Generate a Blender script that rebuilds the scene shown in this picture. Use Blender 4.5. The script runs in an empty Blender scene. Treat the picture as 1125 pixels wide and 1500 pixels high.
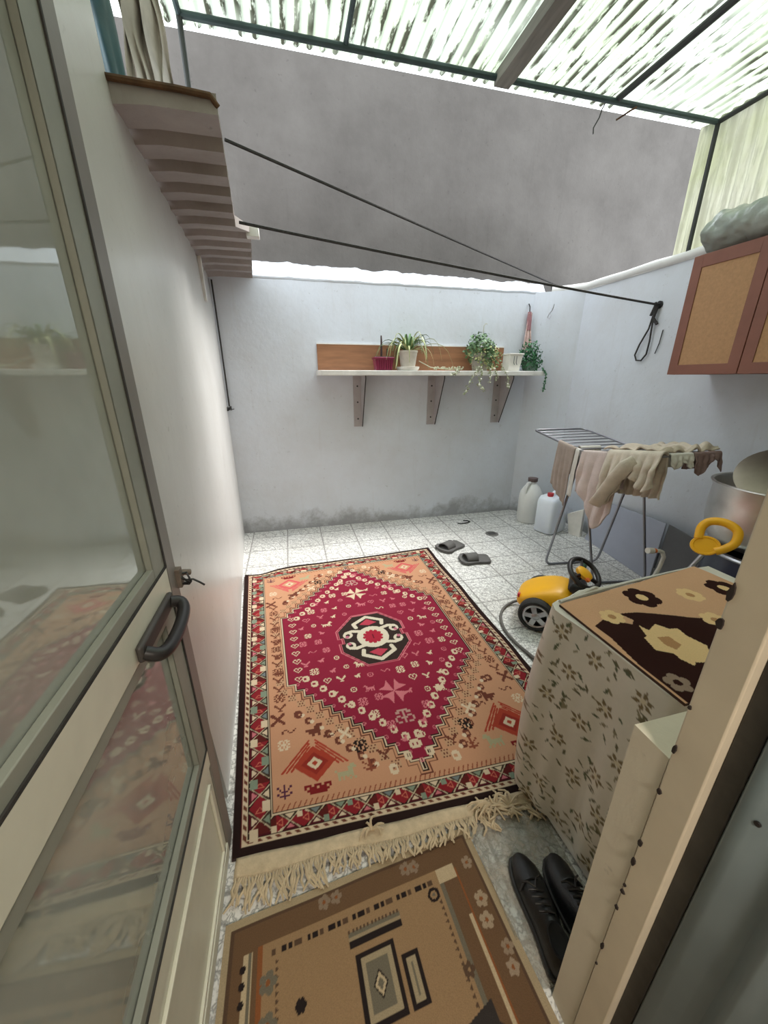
import bpy, bmesh, math, random
import numpy as np
from mathutils import Vector, Matrix, noise as mnoise
random.seed(7)
rng = np.random.default_rng(11)
S = bpy.context.scene
COL = S.collection
PI = math.pi

# ------------------------------------------------------------------ helpers
def lin(c):
    return tuple(((x / 12.92) if x <= .04045 else ((x + .055) / 1.055) ** 2.4) for x in c)

def rgb(r, g, b):
    return lin((r / 255, g / 255, b / 255))

ORIG = {}
def smooth(pts, n=5, closed=False):
    P = [Vector(p) for p in pts]; out = []; m = len(P)
    for i in range(m if closed else m - 1):
        g = (lambda k: P[k % m]) if closed else (lambda k: P[min(max(k, 0), m - 1)])
        a, b, c, d = g(i - 1), g(i), g(i + 1), g(i + 2)
        for q in range(n):
            t = q / n; out.append(.5 * (2 * b + (c - a) * t + (2 * a - 5 * b + 4 * c - d) * t * t + (3 * b - a - 3 * c + d) * t ** 3))
    if not closed: out.append(P[-1])
    return out


class MB:
    """collects shapes and links them as one mesh object"""
    def __init__(s):
        s.v = []; s.f = []
    def add(s, vs, fs):
        n = len(s.v); s.v.extend(tuple(p) for p in vs)
        s.f.extend([tuple(i + n for i in f) for f in fs]); return s
    def box(s, x0, x1, y0, y1, z0, z1, M=None):
        vs = [Vector((x, y, z)) for x in (x0, x1) for y in (y0, y1) for z in (z0, z1)]
        if M is not None: vs = [M @ v for v in vs]
        return s.add(vs, [(0, 1, 3, 2), (4, 6, 7, 5), (0, 4, 5, 1), (2, 3, 7, 6), (0, 2, 6, 4), (1, 5, 7, 3)])
    def hexa(s, lo, hi):
        """lo, hi: four corner points each"""
        return s.add(list(lo) + list(hi), [(3, 2, 1, 0), (4, 5, 6, 7)] + [(i, (i + 1) % 4, 4 + (i + 1) % 4, 4 + i) for i in range(4)])
    def tube(s, pts, r, n=8, closed=False, flat=1.0):
        P = [Vector(p) for p in pts]; m = len(P)
        R = r if isinstance(r, (list, tuple)) else [r] * m
        T = []
        for i in range(m):
            a = P[(i - 1) % m] if (closed or i > 0) else P[i]
            b = P[(i + 1) % m] if (closed or i < m - 1) else P[i]
            t = (b - a); T.append(t.normalized() if t.length > 1e-9 else Vector((0, 0, 1)))
        up = Vector((0, 0, 1)) if abs(T[0].z) < .9 else Vector((1, 0, 0))
        N = (up - T[0] * up.dot(T[0])).normalized()
        rings = []
        for i in range(m):
            N = N - T[i] * N.dot(T[i]); N.normalize(); B = T[i].cross(N)
            rings.append([P[i] + (N * math.cos(2 * PI * k / n) + B * math.sin(2 * PI * k / n) * flat) * R[i] for k in range(n)])
        vs = [q for rg in rings for q in rg]; fs = []
        for i in range(m if closed else m - 1):
            j = (i + 1) % m
            for k in range(n):
                fs.append((i * n + k, i * n + (k + 1) % n, j * n + (k + 1) % n, j * n + k))
        if not closed:
            fs.append(tuple(range(n - 1, -1, -1))); fs.append(tuple((m - 1) * n + k for k in range(n)))
        return s.add(vs, fs)
    def lathe(s, prof, n=32, c=(0, 0, 0), M=None, sx=1, sy=1, caps=True):
        c = Vector(c); vs = []; fs = []; m = len(prof)
        for r, z in prof:
            for k in range(n):
                a = 2 * PI * k / n
                p = Vector((r * math.cos(a) * sx, r * math.sin(a) * sy, z))
                vs.append((M @ p if M is not None else p) + c)
        for i in range(m - 1):
            for k in range(n):
                fs.append((i * n + k, i * n + (k + 1) % n, (i + 1) * n + (k + 1) % n, (i + 1) * n + k))
        if caps and prof[0][0] > 1e-6: fs.append(tuple(range(n - 1, -1, -1)))
        if caps and prof[-1][0] > 1e-6: fs.append(tuple((m - 1) * n + k for k in range(n)))
        return s.add(vs, fs)
    def prism(s, poly, h, M=None, h0=0):
        n = len(poly)
        vs = [Vector((x, y, h0)) for x, y in poly] + [Vector((x, y, h)) for x, y in poly]
        if M is not None: vs = [M @ v for v in vs]
        return s.add(vs, [tuple(range(n - 1, -1, -1)), tuple(range(n, 2 * n))] + [(i, (i + 1) % n, n + (i + 1) % n, n + i) for i in range(n)])
    def grid(s, fn, nu, nv):
        vs = [fn(i / (nu - 1), j / (nv - 1)) for j in range(nv) for i in range(nu)]
        return s.add(vs, [(j * nu + i, j * nu + i + 1, (j + 1) * nu + i + 1, (j + 1) * nu + i) for j in range(nv - 1) for i in range(nu - 1)])
    def ball(s, c, r, n=10, m=7, sx=1, sy=1, sz=1):
        prof = [(r * math.sin(PI * i / m), -r * math.cos(PI * i / m) * sz) for i in range(m + 1)]
        return s.lathe(prof, n, c, None, sx, sy)
    def build(s, name, mat, parent=None, smooth=True, bevel=0, solid=0, sub=0, local=False, bseg=2, ang=.7):
        me = bpy.data.meshes.new(name)
        if parent is not None:
            o0 = ORIG.get(parent.name, Vector((0, 0, 0))) if not local else Vector((0, 0, 0))
        elif local:
            o0 = Vector((0, 0, 0))
        else:
            a = np.array(s.v); o0 = Vector(((a[:, 0].min() + a[:, 0].max()) / 2, (a[:, 1].min() + a[:, 1].max()) / 2, a[:, 2].min()))
        me.from_pydata([tuple(Vector(p) - o0) for p in s.v], [], s.f); me.update()
        bm = bmesh.new(); bm.from_mesh(me); bmesh.ops.remove_doubles(bm, verts=bm.verts, dist=1e-6)
        bmesh.ops.recalc_face_normals(bm, faces=bm.faces); bm.to_mesh(me); bm.free()
        o = bpy.data.objects.new(name, me); COL.objects.link(o)
        if parent is not None: o.parent = parent
        else: o.location = o0
        ORIG[o.name] = o0
        if mat: me.materials.append(mat)
        if smooth:
            for p in me.polygons: p.use_smooth = True
            me.set_sharp_from_angle(angle=ang)
        if solid:
            m = o.modifiers.new('s', 'SOLIDIFY'); m.thickness = solid; m.offset = 0
        if bevel:
            m = o.modifiers.new('b', 'BEVEL'); m.width = bevel; m.segments = bseg; m.limit_method = 'ANGLE'; m.angle_limit = .6
        if sub:
            m = o.modifiers.new('u', 'SUBSURF'); m.levels = sub; m.render_levels = sub
        return o

def tag(o, label, cat, group=None, kind=None):
    o['label'] = label; o['category'] = cat
    if group: o['group'] = group
    if kind: o['kind'] = kind
    return o

def thing(name, label, cat, loc, rz=0, group=None, kind=None):
    o = bpy.data.objects.new(name, None); COL.objects.link(o); o.empty_display_size = .1
    o.location = loc; o.rotation_euler = (0, 0, rz); ORIG[o.name] = Vector(loc)
    return tag(o, label, cat, group, kind)

def struct(o, label, cat): return tag(o, label, cat, kind='structure')

def dup(o, parent=None):
    c = o.copy(); COL.objects.link(c)
    if parent is not None: c.parent = parent
    for ch in list(o.children): dup(ch, c)
    return c

# ------------------------------------------------------------------ materials
class NT:
    def __init__(s, name):
        s.m = bpy.data.materials.new(name); s.m.use_nodes = True
        s.t = s.m.node_tree; s.t.nodes.clear()
        s.out = s.n('ShaderNodeOutputMaterial')
    def n(s, ty, **kw):
        x = s.t.nodes.new(ty)
        for k, v in kw.items(): setattr(x, k, v)
        return x
    def l(s, a, b): s.t.links.new(a, b)
    def val(s, jumper_sleeve, v):
        if hasattr(v, 'is_output') or isinstance(v, bpy.types.NodeSocket): s.l(v, jumper_sleeve)
        else:
            if isinstance(v, tuple) and len(v) == 3 and jumper_sleeve.type == 'RGBA': v = (*v, 1)
            jumper_sleeve.default_value = v
    def coord(s, scale=(1, 1, 1), obj=True):
        tc = s.n('ShaderNodeTexCoord'); mp = s.n('ShaderNodeMapping')
        s.l(tc.outputs['Object' if obj else 'Generated'], mp.inputs[0]); mp.inputs['Scale'].default_value = scale
        return mp.outputs[0]
    def noise(s, co, scale, detail=4, rough=.6, dist=0):
        x = s.n('ShaderNodeTexNoise'); s.l(co, x.inputs['Vector'])
        x.inputs['Scale'].default_value = scale; x.inputs['Detail'].default_value = detail
        x.inputs['Roughness'].default_value = rough; x.inputs['Distortion'].default_value = dist
        return x.outputs['Fac']
    def ramp(s, f, a, b, lo=0, hi=1):
        x = s.n('ShaderNodeMapRange'); x.inputs[1].default_value = a; x.inputs[2].default_value = b
        x.inputs[3].default_value = lo; x.inputs[4].default_value = hi; s.l(f, x.inputs[0]); return x.outputs[0]
    def math(s, op, a, b=None, c=None):
        x = s.n('ShaderNodeMath', operation=op)
        for i, v in enumerate((a, b, c)):
            if v is not None: s.val(x.inputs[i], v)
        return x.outputs[0]
    def mix(s, f, a, b, mode='MIX'):
        x = s.n('ShaderNodeMix', data_type='RGBA', blend_type=mode)
        s.val(x.inputs['Factor'], f); s.val(x.inputs[6], a); s.val(x.inputs[7], b); return x.outputs[2]
    def bump(s, h, strength=.3, dist=.01):
        x = s.n('ShaderNodeBump'); x.inputs['Strength'].default_value = strength
        x.inputs['Distance'].default_value = dist; s.l(h, x.inputs['Height']); return x.outputs[0]
    def principled(s, col, rough=.6, metal=0, spec=.5, normal=None, **kw):
        p = s.n('ShaderNodeBsdfPrincipled'); s.val(p.inputs['Base Color'], col); s.val(p.inputs['Roughness'], rough)
        s.val(p.inputs['Metallic'], metal); p.inputs['Specular IOR Level'].default_value = spec
        if normal is not None: s.l(normal, p.inputs['Normal'])
        for k, v in kw.items(): p.inputs[k].default_value = v
        s.l(p.outputs[0], s.out.inputs[0]); return p

def mat(name, c, rough=.6, metal=0, var=.12, vs=6, bump=0, bs=60, spec=.5, stretch=(1, 1, 1), **kw):
    t = NT(name); co = t.coord(stretch)
    f = t.ramp(t.noise(co, vs), .3, .7)
    dark = tuple(x * (1 - var) for x in c); lite = tuple(min(1, x * (1 + var)) for x in c)
    nm = t.bump(t.noise(co, bs, 5), bump, .004) if bump else None
    t.principled(t.mix(f, dark, lite), rough, metal, spec, nm, **kw)
    return t.m

def attr_mat(name, rough=.9, bs=300, bump=.4, spec=.2, fuzz=.12):
    t = NT(name); a = t.n('ShaderNodeAttribute', attribute_name='Col')
    co = t.coord(); nz = t.noise(co, bs, 3)
    c = t.mix(t.ramp(nz, .3, .7, 0, fuzz), a.outputs['Color'], (0.02, .015, .01))
    t.principled(c, rough, 0, spec, t.bump(nz, bump, .003))
    return t.m

def plaster(name, c, stain, amount=.35, mould=False, rough=.55, bump=.25, streak=True):
    t = NT(name); tc = t.n('ShaderNodeTexCoord'); co = tc.outputs['Object']
    cl = t.ramp(t.noise(co, 1.3, 6, .65), .35, .7)
    col = t.mix(t.math('MULTIPLY', cl, amount), c, stain)
    if streak:
        st = t.noise(t.coord((9, 9, .7)), 1.6, 5, .7)
        col = t.mix(t.ramp(st, .58, .78, 0, .35), col, stain)
    fl = t.ramp(t.noise(co, 22, 3, .7), .66, .74, 0, .35)
    col = t.mix(fl, col, tuple(x * .55 for x in stain))
    if mould:   # damp blotches with ragged outline along the skirting
        sp = t.n('ShaderNodeSeparateXYZ'); t.l(co, sp.inputs[0])
        h = t.math('MULTIPLY_ADD', t.noise(co, 3.2, 6, .75), -.7, sp.outputs[2])
        col = t.mix(t.ramp(h, -.33, -.17, .6, 0), col, rgb(110, 106, 102))
    nm = t.bump(t.noise(co, 14, 7, .6), bump, .012)
    t.principled(col, rough, 0, .4, nm)
    return t.m

def metal_mat(name, c, rough=.3, var=.15, vs=5, bump=.1, metal=1): return mat(name, c, rough, metal, var, vs, bump, 30)

WHITE_PL = plaster('white_plaster', rgb(208, 213, 222), rgb(184, 182, 182), .5, True, .6)
LEFT_PL = plaster('left_plaster', rgb(205, 203, 200), rgb(176, 171, 165), .45, False, .32, .18)
GREY_PL = plaster('grey_cement', rgb(100, 96, 93), rgb(80, 76, 73), .9, False, .9, .3)
INNER_PL = plaster('inner_plaster', rgb(214, 205, 186), rgb(186, 176, 158), .4, False, .8)
CREAM_METAL = mat('cream_enamel', rgb(206, 194, 172), .45, 0, .08, 5, .1, 40)
STILE_GREY = mat('stile_grey', rgb(122, 117, 112), .45, 0, .1, 4, .12, 30)
BEAD_GREY = mat('bead_grey', rgb(136, 138, 128), .5, 0, .12, 4, .12, 30)
DOOR_METAL = mat('door_enamel', rgb(208, 206, 190), .4, 0, .1, 4, .12, 30)
GASKET = mat('dark_putty', rgb(48, 46, 44), .8, 0, .3, 30, .4, 80)
BLACK_PL = mat('black_plastic', rgb(34, 31, 32), .38, 0, .15, 8)
STEEL_DARK = mat('dark_steel', rgb(50, 52, 52), .6, 0, .2, 9, .2, 60)
GREEN_STEEL = mat('green_grey_steel', rgb(58, 74, 76), .55, .2, .25, 7, .2, 50)
ROPE = mat('dark_rope', rgb(58, 56, 56), .9, 0, .3, 80, .5, 200)
WOOD_GREY = mat('weathered_wood', rgb(128, 124, 118), .8, 0, .25, 4, .3, 40, stretch=(6, .6, 6))
RUST = mat('rust', rgb(92, 66, 44), .85, 0, .45, 14, .4, 60)
WHITE_WOOD = mat('white_painted_board', rgb(222, 220, 216), .6, 0, .1, 9, .4, 40)
BROWN_WOOD = mat('brown_board', rgb(142, 98, 68), .6, 0, .22, 3, .1, 50, stretch=(1, 1, 8))
BRACKET = mat('grey_bracket', rgb(168, 162, 162), .5, .1, .1, 8)
GREY_RUB = mat('grey_rubber', rgb(92, 90, 88), .75, 0, .1, 20, .2, 150)
BLACK_LEATHER = mat('black_leather', rgb(24, 24, 26), .42, 0, .2, 20, .25, 120)
YELLOW = mat('yellow_plastic', rgb(242, 178, 24), .38, 0, .06, 5)
ORANGE = mat('orange_plastic', rgb(222, 110, 40), .4, 0, .1, 5)
GREEN_PL = mat('dark_green_plastic', rgb(46, 84, 66), .45, 0, .1, 5)
SILVER = metal_mat('silver', rgb(196, 196, 200), .3)
ALU = metal_mat('aluminium', rgb(214, 210, 206), .38, .12, 4, .12)
CHROME = metal_mat('grey_tube', rgb(150, 150, 156), .35)
NAVY = mat('navy_enamel', rgb(52, 58, 76), .3, 0, .2, 3)
JUG = mat('milky_plastic', rgb(234, 240, 252), .45, 0, .05, 3, **{'Subsurface Weight': .25, 'Subsurface Radius': (.03, .03, .04)})
JUG2 = mat('cloudy_plastic', rgb(222, 222, 218), .45, 0, .08, 3, **{'Subsurface Weight': .2, 'Subsurface Radius': (.03, .03, .03)})
RED = mat('red_plastic', rgb(190, 50, 60), .4)
MAROON = mat('maroon_plastic', rgb(122, 30, 62), .4, 0, .12, 4)
BROWN_CAP = mat('brown_cap', rgb(96, 80, 78), .5)
SLAB = mat('blue_grey_board', rgb(158, 162, 176), .55, 0, .06, 4)
SLAB2 = mat('dark_grey_board', rgb(92, 92, 94), .6, 0, .12, 4)
PAPER = mat('white_card', rgb(226, 222, 214), .75)
TOWEL = mat('dusty_pink_towelling', rgb(208, 192, 188), .95, 0, .1, 14, .8, 170, .1)
BEIGE = mat('beige_knit', rgb(208, 197, 184), .95, 0, .12, 12, .6, 140, .1)
TAUPE = mat('taupe_cloth', rgb(162, 148, 140), .95, 0, .12, 12, .5, 120, .1)
MAUVE = mat('mauve_cloth', rgb(140, 118, 116), .95, 0, .12, 12, .5, 120, .1)
LINEN = mat('off_white_cloth', rgb(212, 208, 202), .95, 0, .08, 12, .5, 120, .1)
FRINGE = mat('cream_wool', rgb(192, 174, 146), .95, 0, .15, 30, .5, 200, .1)
CAB_BROWN = mat('brown_laminate', rgb(132, 84, 70), .5, 0, .1, 5)
CAB_TAN = mat('tan_rattan', rgb(178, 136, 98), .7, 0, .1, 60, .5, 220)
TEAL = mat('teal_tarp', rgb(22, 66, 74), .45, 0, .45, 5, .5, 14)
TERRA = mat('cream_pot', rgb(206, 200, 190), .7, 0, .12, 14, .2, 40)
SOIL = mat('soil', rgb(70, 58, 48), .95, 0, .3, 40, .8, 90)
LEAF_G = mat('green_leaf', rgb(92, 122, 82), .55, 0, .35, 25)
LEAF_D = mat('deep_green_leaf', rgb(50, 104, 66), .55, 0, .35, 25)
LEAF_P = mat('pale_leaf', rgb(168, 172, 120), .55, 0, .3, 18)
STALK = mat('dry_stalk', rgb(178, 176, 150), .8, 0, .2, 20)
BUD = mat('white_bud', rgb(226, 224, 212), .7)
PINK_CLOTH = mat('pink_straw', rgb(200, 172, 166), .9, 0, .25, 25, .5, 90)
PINK_BAND = mat('rose_binding', rgb(150, 104, 108), .8, 0, .2, 25)
GREYLEAF = mat('grey_blue_enamel', rgb(120, 134, 138), .4, 0, .15, 3, .1, 12)
ASPHALT = mat('dark_rubber', rgb(38, 38, 38), .8, 0, .3, 30, .4, 100)
HOSE = mat('grey_hose', rgb(92, 88, 84), .6, 0, .15, 20)

def floor_mat():
    t = NT('relief_tiles'); tc = t.n('ShaderNodeTexCoord'); co = tc.outputs['Object']
    sp = t.n('ShaderNodeSeparateXYZ'); t.l(co, sp.inputs[0])
    TX, TY = .358, .335
    u = t.math('MULTIPLY_ADD', sp.outputs[0], 1 / TX, .135 / TX + 20); v = t.math('MULTIPLY_ADD', sp.outputs[1], 1 / TY, -3.508 / TY + 40)
    fu = t.math('FRACT', u); fv = t.math('FRACT', v)
    du = t.math('ABSOLUTE', t.math('SUBTRACT', fu, .5)); dv = t.math('ABSOLUTE', t.math('SUBTRACT', fv, .5))
    grout = t.ramp(t.math('MAXIMUM', du, dv), .476, .488)
    # quarter rings about one corner of each tile
    r = t.math('SQRT', t.math('ADD', t.math('MULTIPLY', fu, fu), t.math('MULTIPLY', fv, fv)))
    w = t.noise(co, 9, 2)
    rings = t.math('ABSOLUTE', t.math('SINE', t.math('MULTIPLY_ADD', w, 2.2, t.math('MULTIPLY', r, 13))))
    ringm = t.math('MULTIPLY', t.ramp(rings, .0, .22, 1, 0), t.ramp(r, .95, 1.0, 1, 0))
    vo = t.n('ShaderNodeTexVoronoi', feature='DISTANCE_TO_EDGE'); vo.inputs['Scale'].default_value = 36
    nz = t.n('ShaderNodeTexNoise'); nz.inputs['Scale'].default_value = 26; t.l(co, nz.inputs['Vector'])
    mx = t.n('ShaderNodeMix', data_type='RGBA', blend_type='LINEAR_LIGHT'); mx.inputs['Factor'].default_value = .035
    t.l(co, mx.inputs[6]); t.l(nz.outputs['Color'], mx.inputs[7]); t.l(mx.outputs[2], vo.inputs['Vector'])
    scr = t.math('MULTIPLY', t.ramp(vo.outputs['Distance'], .03, .17, 1, 0), t.ramp(t.noise(co, 30, 4, .7), .38, .50))
    speck = t.ramp(t.noise(co, 95, 2, .6), .60, .68)
    base = t.mix(t.ramp(t.noise(co, 2.2, 4), .35, .7), rgb(232, 231, 228), rgb(214, 212, 207))
    c = t.mix(t.math('MULTIPLY', scr, .62), base, rgb(100, 98, 95))
    c = t.mix(t.math('MULTIPLY', speck, .45), c, rgb(88, 84, 80))
    c = t.mix(t.math('MULTIPLY', ringm, .7), c, rgb(120, 118, 114))
    c = t.mix(t.math('MULTIPLY', grout, .7), c, rgb(112, 108, 104))
    h = t.math('SUBTRACT', 1.0, t.math('MAXIMUM', t.math('MAXIMUM', scr, grout), ringm))
    t.principled(c, .42, 0, .5, t.bump(h, .35, .003))
    return t.m
TILES = floor_mat()

def glass_mat():
    t = NT('dusty_glass'); co = t.coord()
    tr = t.n('ShaderNodeBsdfTransparent'); tr.inputs[0].default_value = (.86, .9, .87, 1)
    gl = t.n('ShaderNodeBsdfGlossy'); gl.inputs['Roughness'].default_value = .035; gl.inputs[0].default_value = (.92, .96, .93, 1)
    di = t.n('ShaderNodeBsdfDiffuse'); di.inputs[0].default_value = (*rgb(214, 218, 208), 1)
    fr = t.n('ShaderNodeFresnel'); fr.inputs[0].default_value = 2.1
    bp = t.bump(t.noise(co, 4, 2), .03, .01); t.l(bp, gl.inputs['Normal'])
    dust = t.ramp(t.noise(co, 2.5, 4, .55), .3, .75, .40, .58)
    m1 = t.n('ShaderNodeMixShader'); t.l(dust, m1.inputs[0]); t.l(tr.outputs[0], m1.inputs[1]); t.l(di.outputs[0], m1.inputs[2])
    m2 = t.n('ShaderNodeMixShader'); t.l(fr.outputs[0], m2.inputs[0]); t.l(m1.outputs[0], m2.inputs[1]); t.l(gl.outputs[0], m2.inputs[2])
    t.l(m2.outputs[0], t.out.inputs[0]); return t.m
GLASS = glass_mat()

PITCH = .0715
def fibre_mat(name, vertical=False, tint=(236, 246, 236), amt=.95):
    t = NT(name); tc = t.n('ShaderNodeTexCoord'); co = tc.outputs['Object']
    st = t.coord((22, 5.0, 1) if not vertical else (1, 26, 2.2))
    d1 = t.ramp(t.noise(st, 1.0, 5, .65), .46, .54)
    sp = t.n('ShaderNodeSeparateXYZ'); t.l(co, sp.inputs[0])
    if not vertical:   # leaf litter and grime lying in the troughs of the corrugation
        ph = t.math('SINE', t.math('MULTIPLY', sp.outputs[0], 2 * PI / PITCH))
        big = t.ramp(t.noise(co, 1.4, 3), .30, .50)
        d = t.math('MULTIPLY', t.math('MULTIPLY', d1, t.ramp(ph, -.55, .15, 1, 0)), big)
    else:
        d = t.math('MULTIPLY', d1, .25)
    base = t.mix(t.ramp(t.noise(co, 2.5, 4), .3, .7), rgb(*tint), rgb(tint[0] - 16, tint[1] - 12, tint[2] - 26))
    c = t.mix(t.math('MULTIPLY', d, amt), base, rgb(40, 40, 30))
    tl = t.n('ShaderNodeBsdfTranslucent'); t.l(c, tl.inputs[0])
    df = t.n('ShaderNodeBsdfDiffuse'); t.l(c, df.inputs[0])
    mx = t.n('ShaderNodeMixShader'); mx.inputs[0].default_value = .35; t.l(tl.outputs[0], mx.inputs[1]); t.l(df.outputs[0], mx.inputs[2])
    t.l(mx.outputs[0], t.out.inputs[0]); return t.m
FIBRE = fibre_mat('fibreglass_roofing', False, (166, 174, 166)); FIBRE_V = fibre_mat('fibreglass_siding', True, (150, 150, 138))

def film_mat():
    t = NT('clear_plastic_film'); co = t.coord()
    tr = t.n('ShaderNodeBsdfTransparent'); tr.inputs[0].default_value = (.9, .92, .92, 1)
    df = t.n('ShaderNodeBsdfPrincipled'); df.inputs['Base Color'].default_value = (*rgb(196, 186, 172), 1); df.inputs['Roughness'].default_value = .3
    t.l(t.bump(t.noise(co, 18, 6, .7), .8, .02), df.inputs['Normal'])
    f = t.ramp(t.noise(co, 12, 5, .7), .38, .7, .08, .62)
    mx = t.n('ShaderNodeMixShader'); t.l(f, mx.inputs[0]); t.l(tr.outputs[0], mx.inputs[1]); t.l(df.outputs[0], mx.inputs[2])
    t.l(mx.outputs[0], t.out.inputs[0]); return t.m
FILM = film_mat()

# ------------------------------------------------------------------ painted textile grids
def sheet(name, P, C, mt, parent=None, nrm=None):
    """P: (nv,nu,3) points, C: (nv,nu,3) linear colours"""
    nv, nu = P.shape[:2]; me = bpy.data.meshes.new(name)
    p = P.reshape(-1, 3)
    if parent is not None: o0 = np.array(ORIG[parent.name])
    else: o0 = np.array([(p[:, 0].min() + p[:, 0].max()) / 2, (p[:, 1].min() + p[:, 1].max()) / 2, p[:, 2].min()])
    me.vertices.add(nu * nv); me.vertices.foreach_set('co', (p - o0).astype(np.float32).ravel())
    i = np.arange(nu * nv).reshape(nv, nu)
    q = np.stack([i[:-1, :-1], i[:-1, 1:], i[1:, 1:], i[1:, :-1]], -1).reshape(-1, 4)
    me.loops.add(q.size); me.loops.foreach_set('vertex_index', q.ravel().astype(np.int32))
    me.polygons.add(len(q)); me.polygons.foreach_set('loop_start', np.arange(0, q.size, 4, dtype=np.int32))
    me.update(calc_edges=True); me.validate()
    me.polygons.foreach_set('use_smooth', np.ones(len(q), bool))
    a = me.color_attributes.new('Col', 'FLOAT_COLOR', 'POINT')
    a.data.foreach_set('color', np.concatenate([C.reshape(-1, 3), np.ones((nu * nv, 1))], 1).astype(np.float32).ravel())
    me.materials.append(mt)
    o = bpy.data.objects.new(name, me); COL.objects.link(o)
    if parent is not None: o.parent = parent
    else: o.location = o0
    ORIG[o.name] = Vector(o0)
    return o

class Paint:
    """X, Y coordinate arrays in metres; paints flat woven shapes"""
    def __init__(s, X, Y, base):
        s.X, s.Y = X, Y; s.C = np.zeros(X.shape + (3,)); s.C[:] = base
    def fill(s, m, c): s.C[m] = c
    def rect(s, x0, x1, y0, y1, c): s.fill((s.X >= x0) & (s.X <= x1) & (s.Y >= y0) & (s.Y <= y1), c)
    def poly(s, pts, c):
        X, Y = s.X, s.Y; m = np.zeros(X.shape, bool); n = len(pts)
        bx = (X >= min(p[0] for p in pts)) & (X <= max(p[0] for p in pts)) & (Y >= min(p[1] for p in pts)) & (Y <= max(p[1] for p in pts))
        if not bx.any(): return
        x, y = X[bx], Y[bx]; k = np.zeros(x.shape, bool)
        for i in range(n):
            x0, y0 = pts[i]; x1, y1 = pts[(i + 1) % n]
            if y0 == y1: continue
            k ^= ((y0 > y) != (y1 > y)) & (x < (x1 - x0) * (y - y0) / (y1 - y0) + x0)
        m[bx] = k; s.fill(m, c)
    def disk(s, x, y, r, c, ry=None):
        ry = ry or r; s.fill(((s.X - x) / r) ** 2 + ((s.Y - y) / ry) ** 2 <= 1, c)
    def ring(s, x, y, r0, r1, c):
        d = np.hypot(s.X - x, s.Y - y); s.fill((d >= r0) & (d <= r1), c)
    def line(s, pts, w, c):
        for (x0, y0), (x1, y1) in zip(pts[:-1], pts[1:]):
            bx = (s.X > min(x0, x1) - w) & (s.X < max(x0, x1) + w) & (s.Y > min(y0, y1) - w) & (s.Y < max(y0, y1) + w)
            if not bx.any(): continue
            x, y = s.X[bx], s.Y[bx]; L = max((x1 - x0) ** 2 + (y1 - y0) ** 2, 1e-12)
            t = np.clip(((x - x0) * (x1 - x0) + (y - y0) * (y1 - y0)) / L, 0, 1)
            m = np.zeros(s.X.shape, bool); m[bx] = np.hypot(x - x0 - t * (x1 - x0), y - y0 - t * (y1 - y0)) <= w / 2
            s.fill(m, c)
    def stamp(s, rows, x, y, cell, c, flip=False):
        h = len(rows); w = len(rows[0])
        i = np.floor((s.X - x) / cell + w / 2).astype(int); j = np.floor(h / 2 - (s.Y - y) / cell).astype(int)
        ok = (i >= 0) & (i < w) & (j >= 0) & (j < h)
        g = np.array([[ch != '.' for ch in r] for r in rows])
        if flip: g = g[:, ::-1]
        m = np.zeros(s.X.shape, bool); m[ok] = g[j[ok], i[ok]]; s.fill(m, c)

HORSE = ['.......XX.', '......XXXX', 'X.....XX..', '.XXXXXXX..', '.XXXXXXX..', '.X.X.X.X..', '.X.X..X.X.']
FLOWER = ['.XX.XX.', 'XX.X.XX', '.X.X.X.', 'X.XXX.X', '.X.X.X.', 'XX.X.XX', '.XX.XX.']
HEART = ['.XX.XX.', 'X..X..X', 'X..X..X', '.X...X.', '..X.X..', '...X...']
LEAFM = ['X.....X', 'XX...XX', '.XX.XX.', '..XXX..', '...X...', '..XXX..']
BIRD = ['....XX', '...XX.', 'XXXXX.', '.XXXX.', '..X.X.']
SNAKE = ['.XX....X', 'X..X..X.', 'X...XX..']
SQUARE = ['.XXX.', 'X...X', 'X.X.X', 'X...X', '.XXX.']
BELL = ['.XXX.', 'XXXXX', 'XX..X', 'XX..X', 'XXXXX', '.XXX.']
DOTS = ['X.X.X', '.....', '.X.X.', '.....', 'X.X.X']
FLEUR = ['..XXXXX..', '.XX.X.XX.', '....X....', '.XX.X.XX.', 'X..XXX..X', 'X...X...X', '.XX.X.XX.']
BUTT = ['XX.....XX', 'XXX...XXX', '.XXX.XXX.', '..XXXXX..', '...XXX...', '..XXXXX..', '.XXX.XXX.', 'XXX...XXX', 'XX.....XX']
TREE = ['...X...', 'X..X..X', '.X.X.X.', '..XXX..', 'X..X..X', '.XXXXX.', '...X...']

def bil(TL, TR, BR, BL, U, V):
    TL, TR, BR, BL = [np.array(q, float) for q in (TL, TR, BR, BL)]
    U = U[..., None]; V = V[..., None]
    return (1 - U) * (1 - V) * BL + U * (1 - V) * BR + U * V * TR + (1 - U) * V * TL

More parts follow.
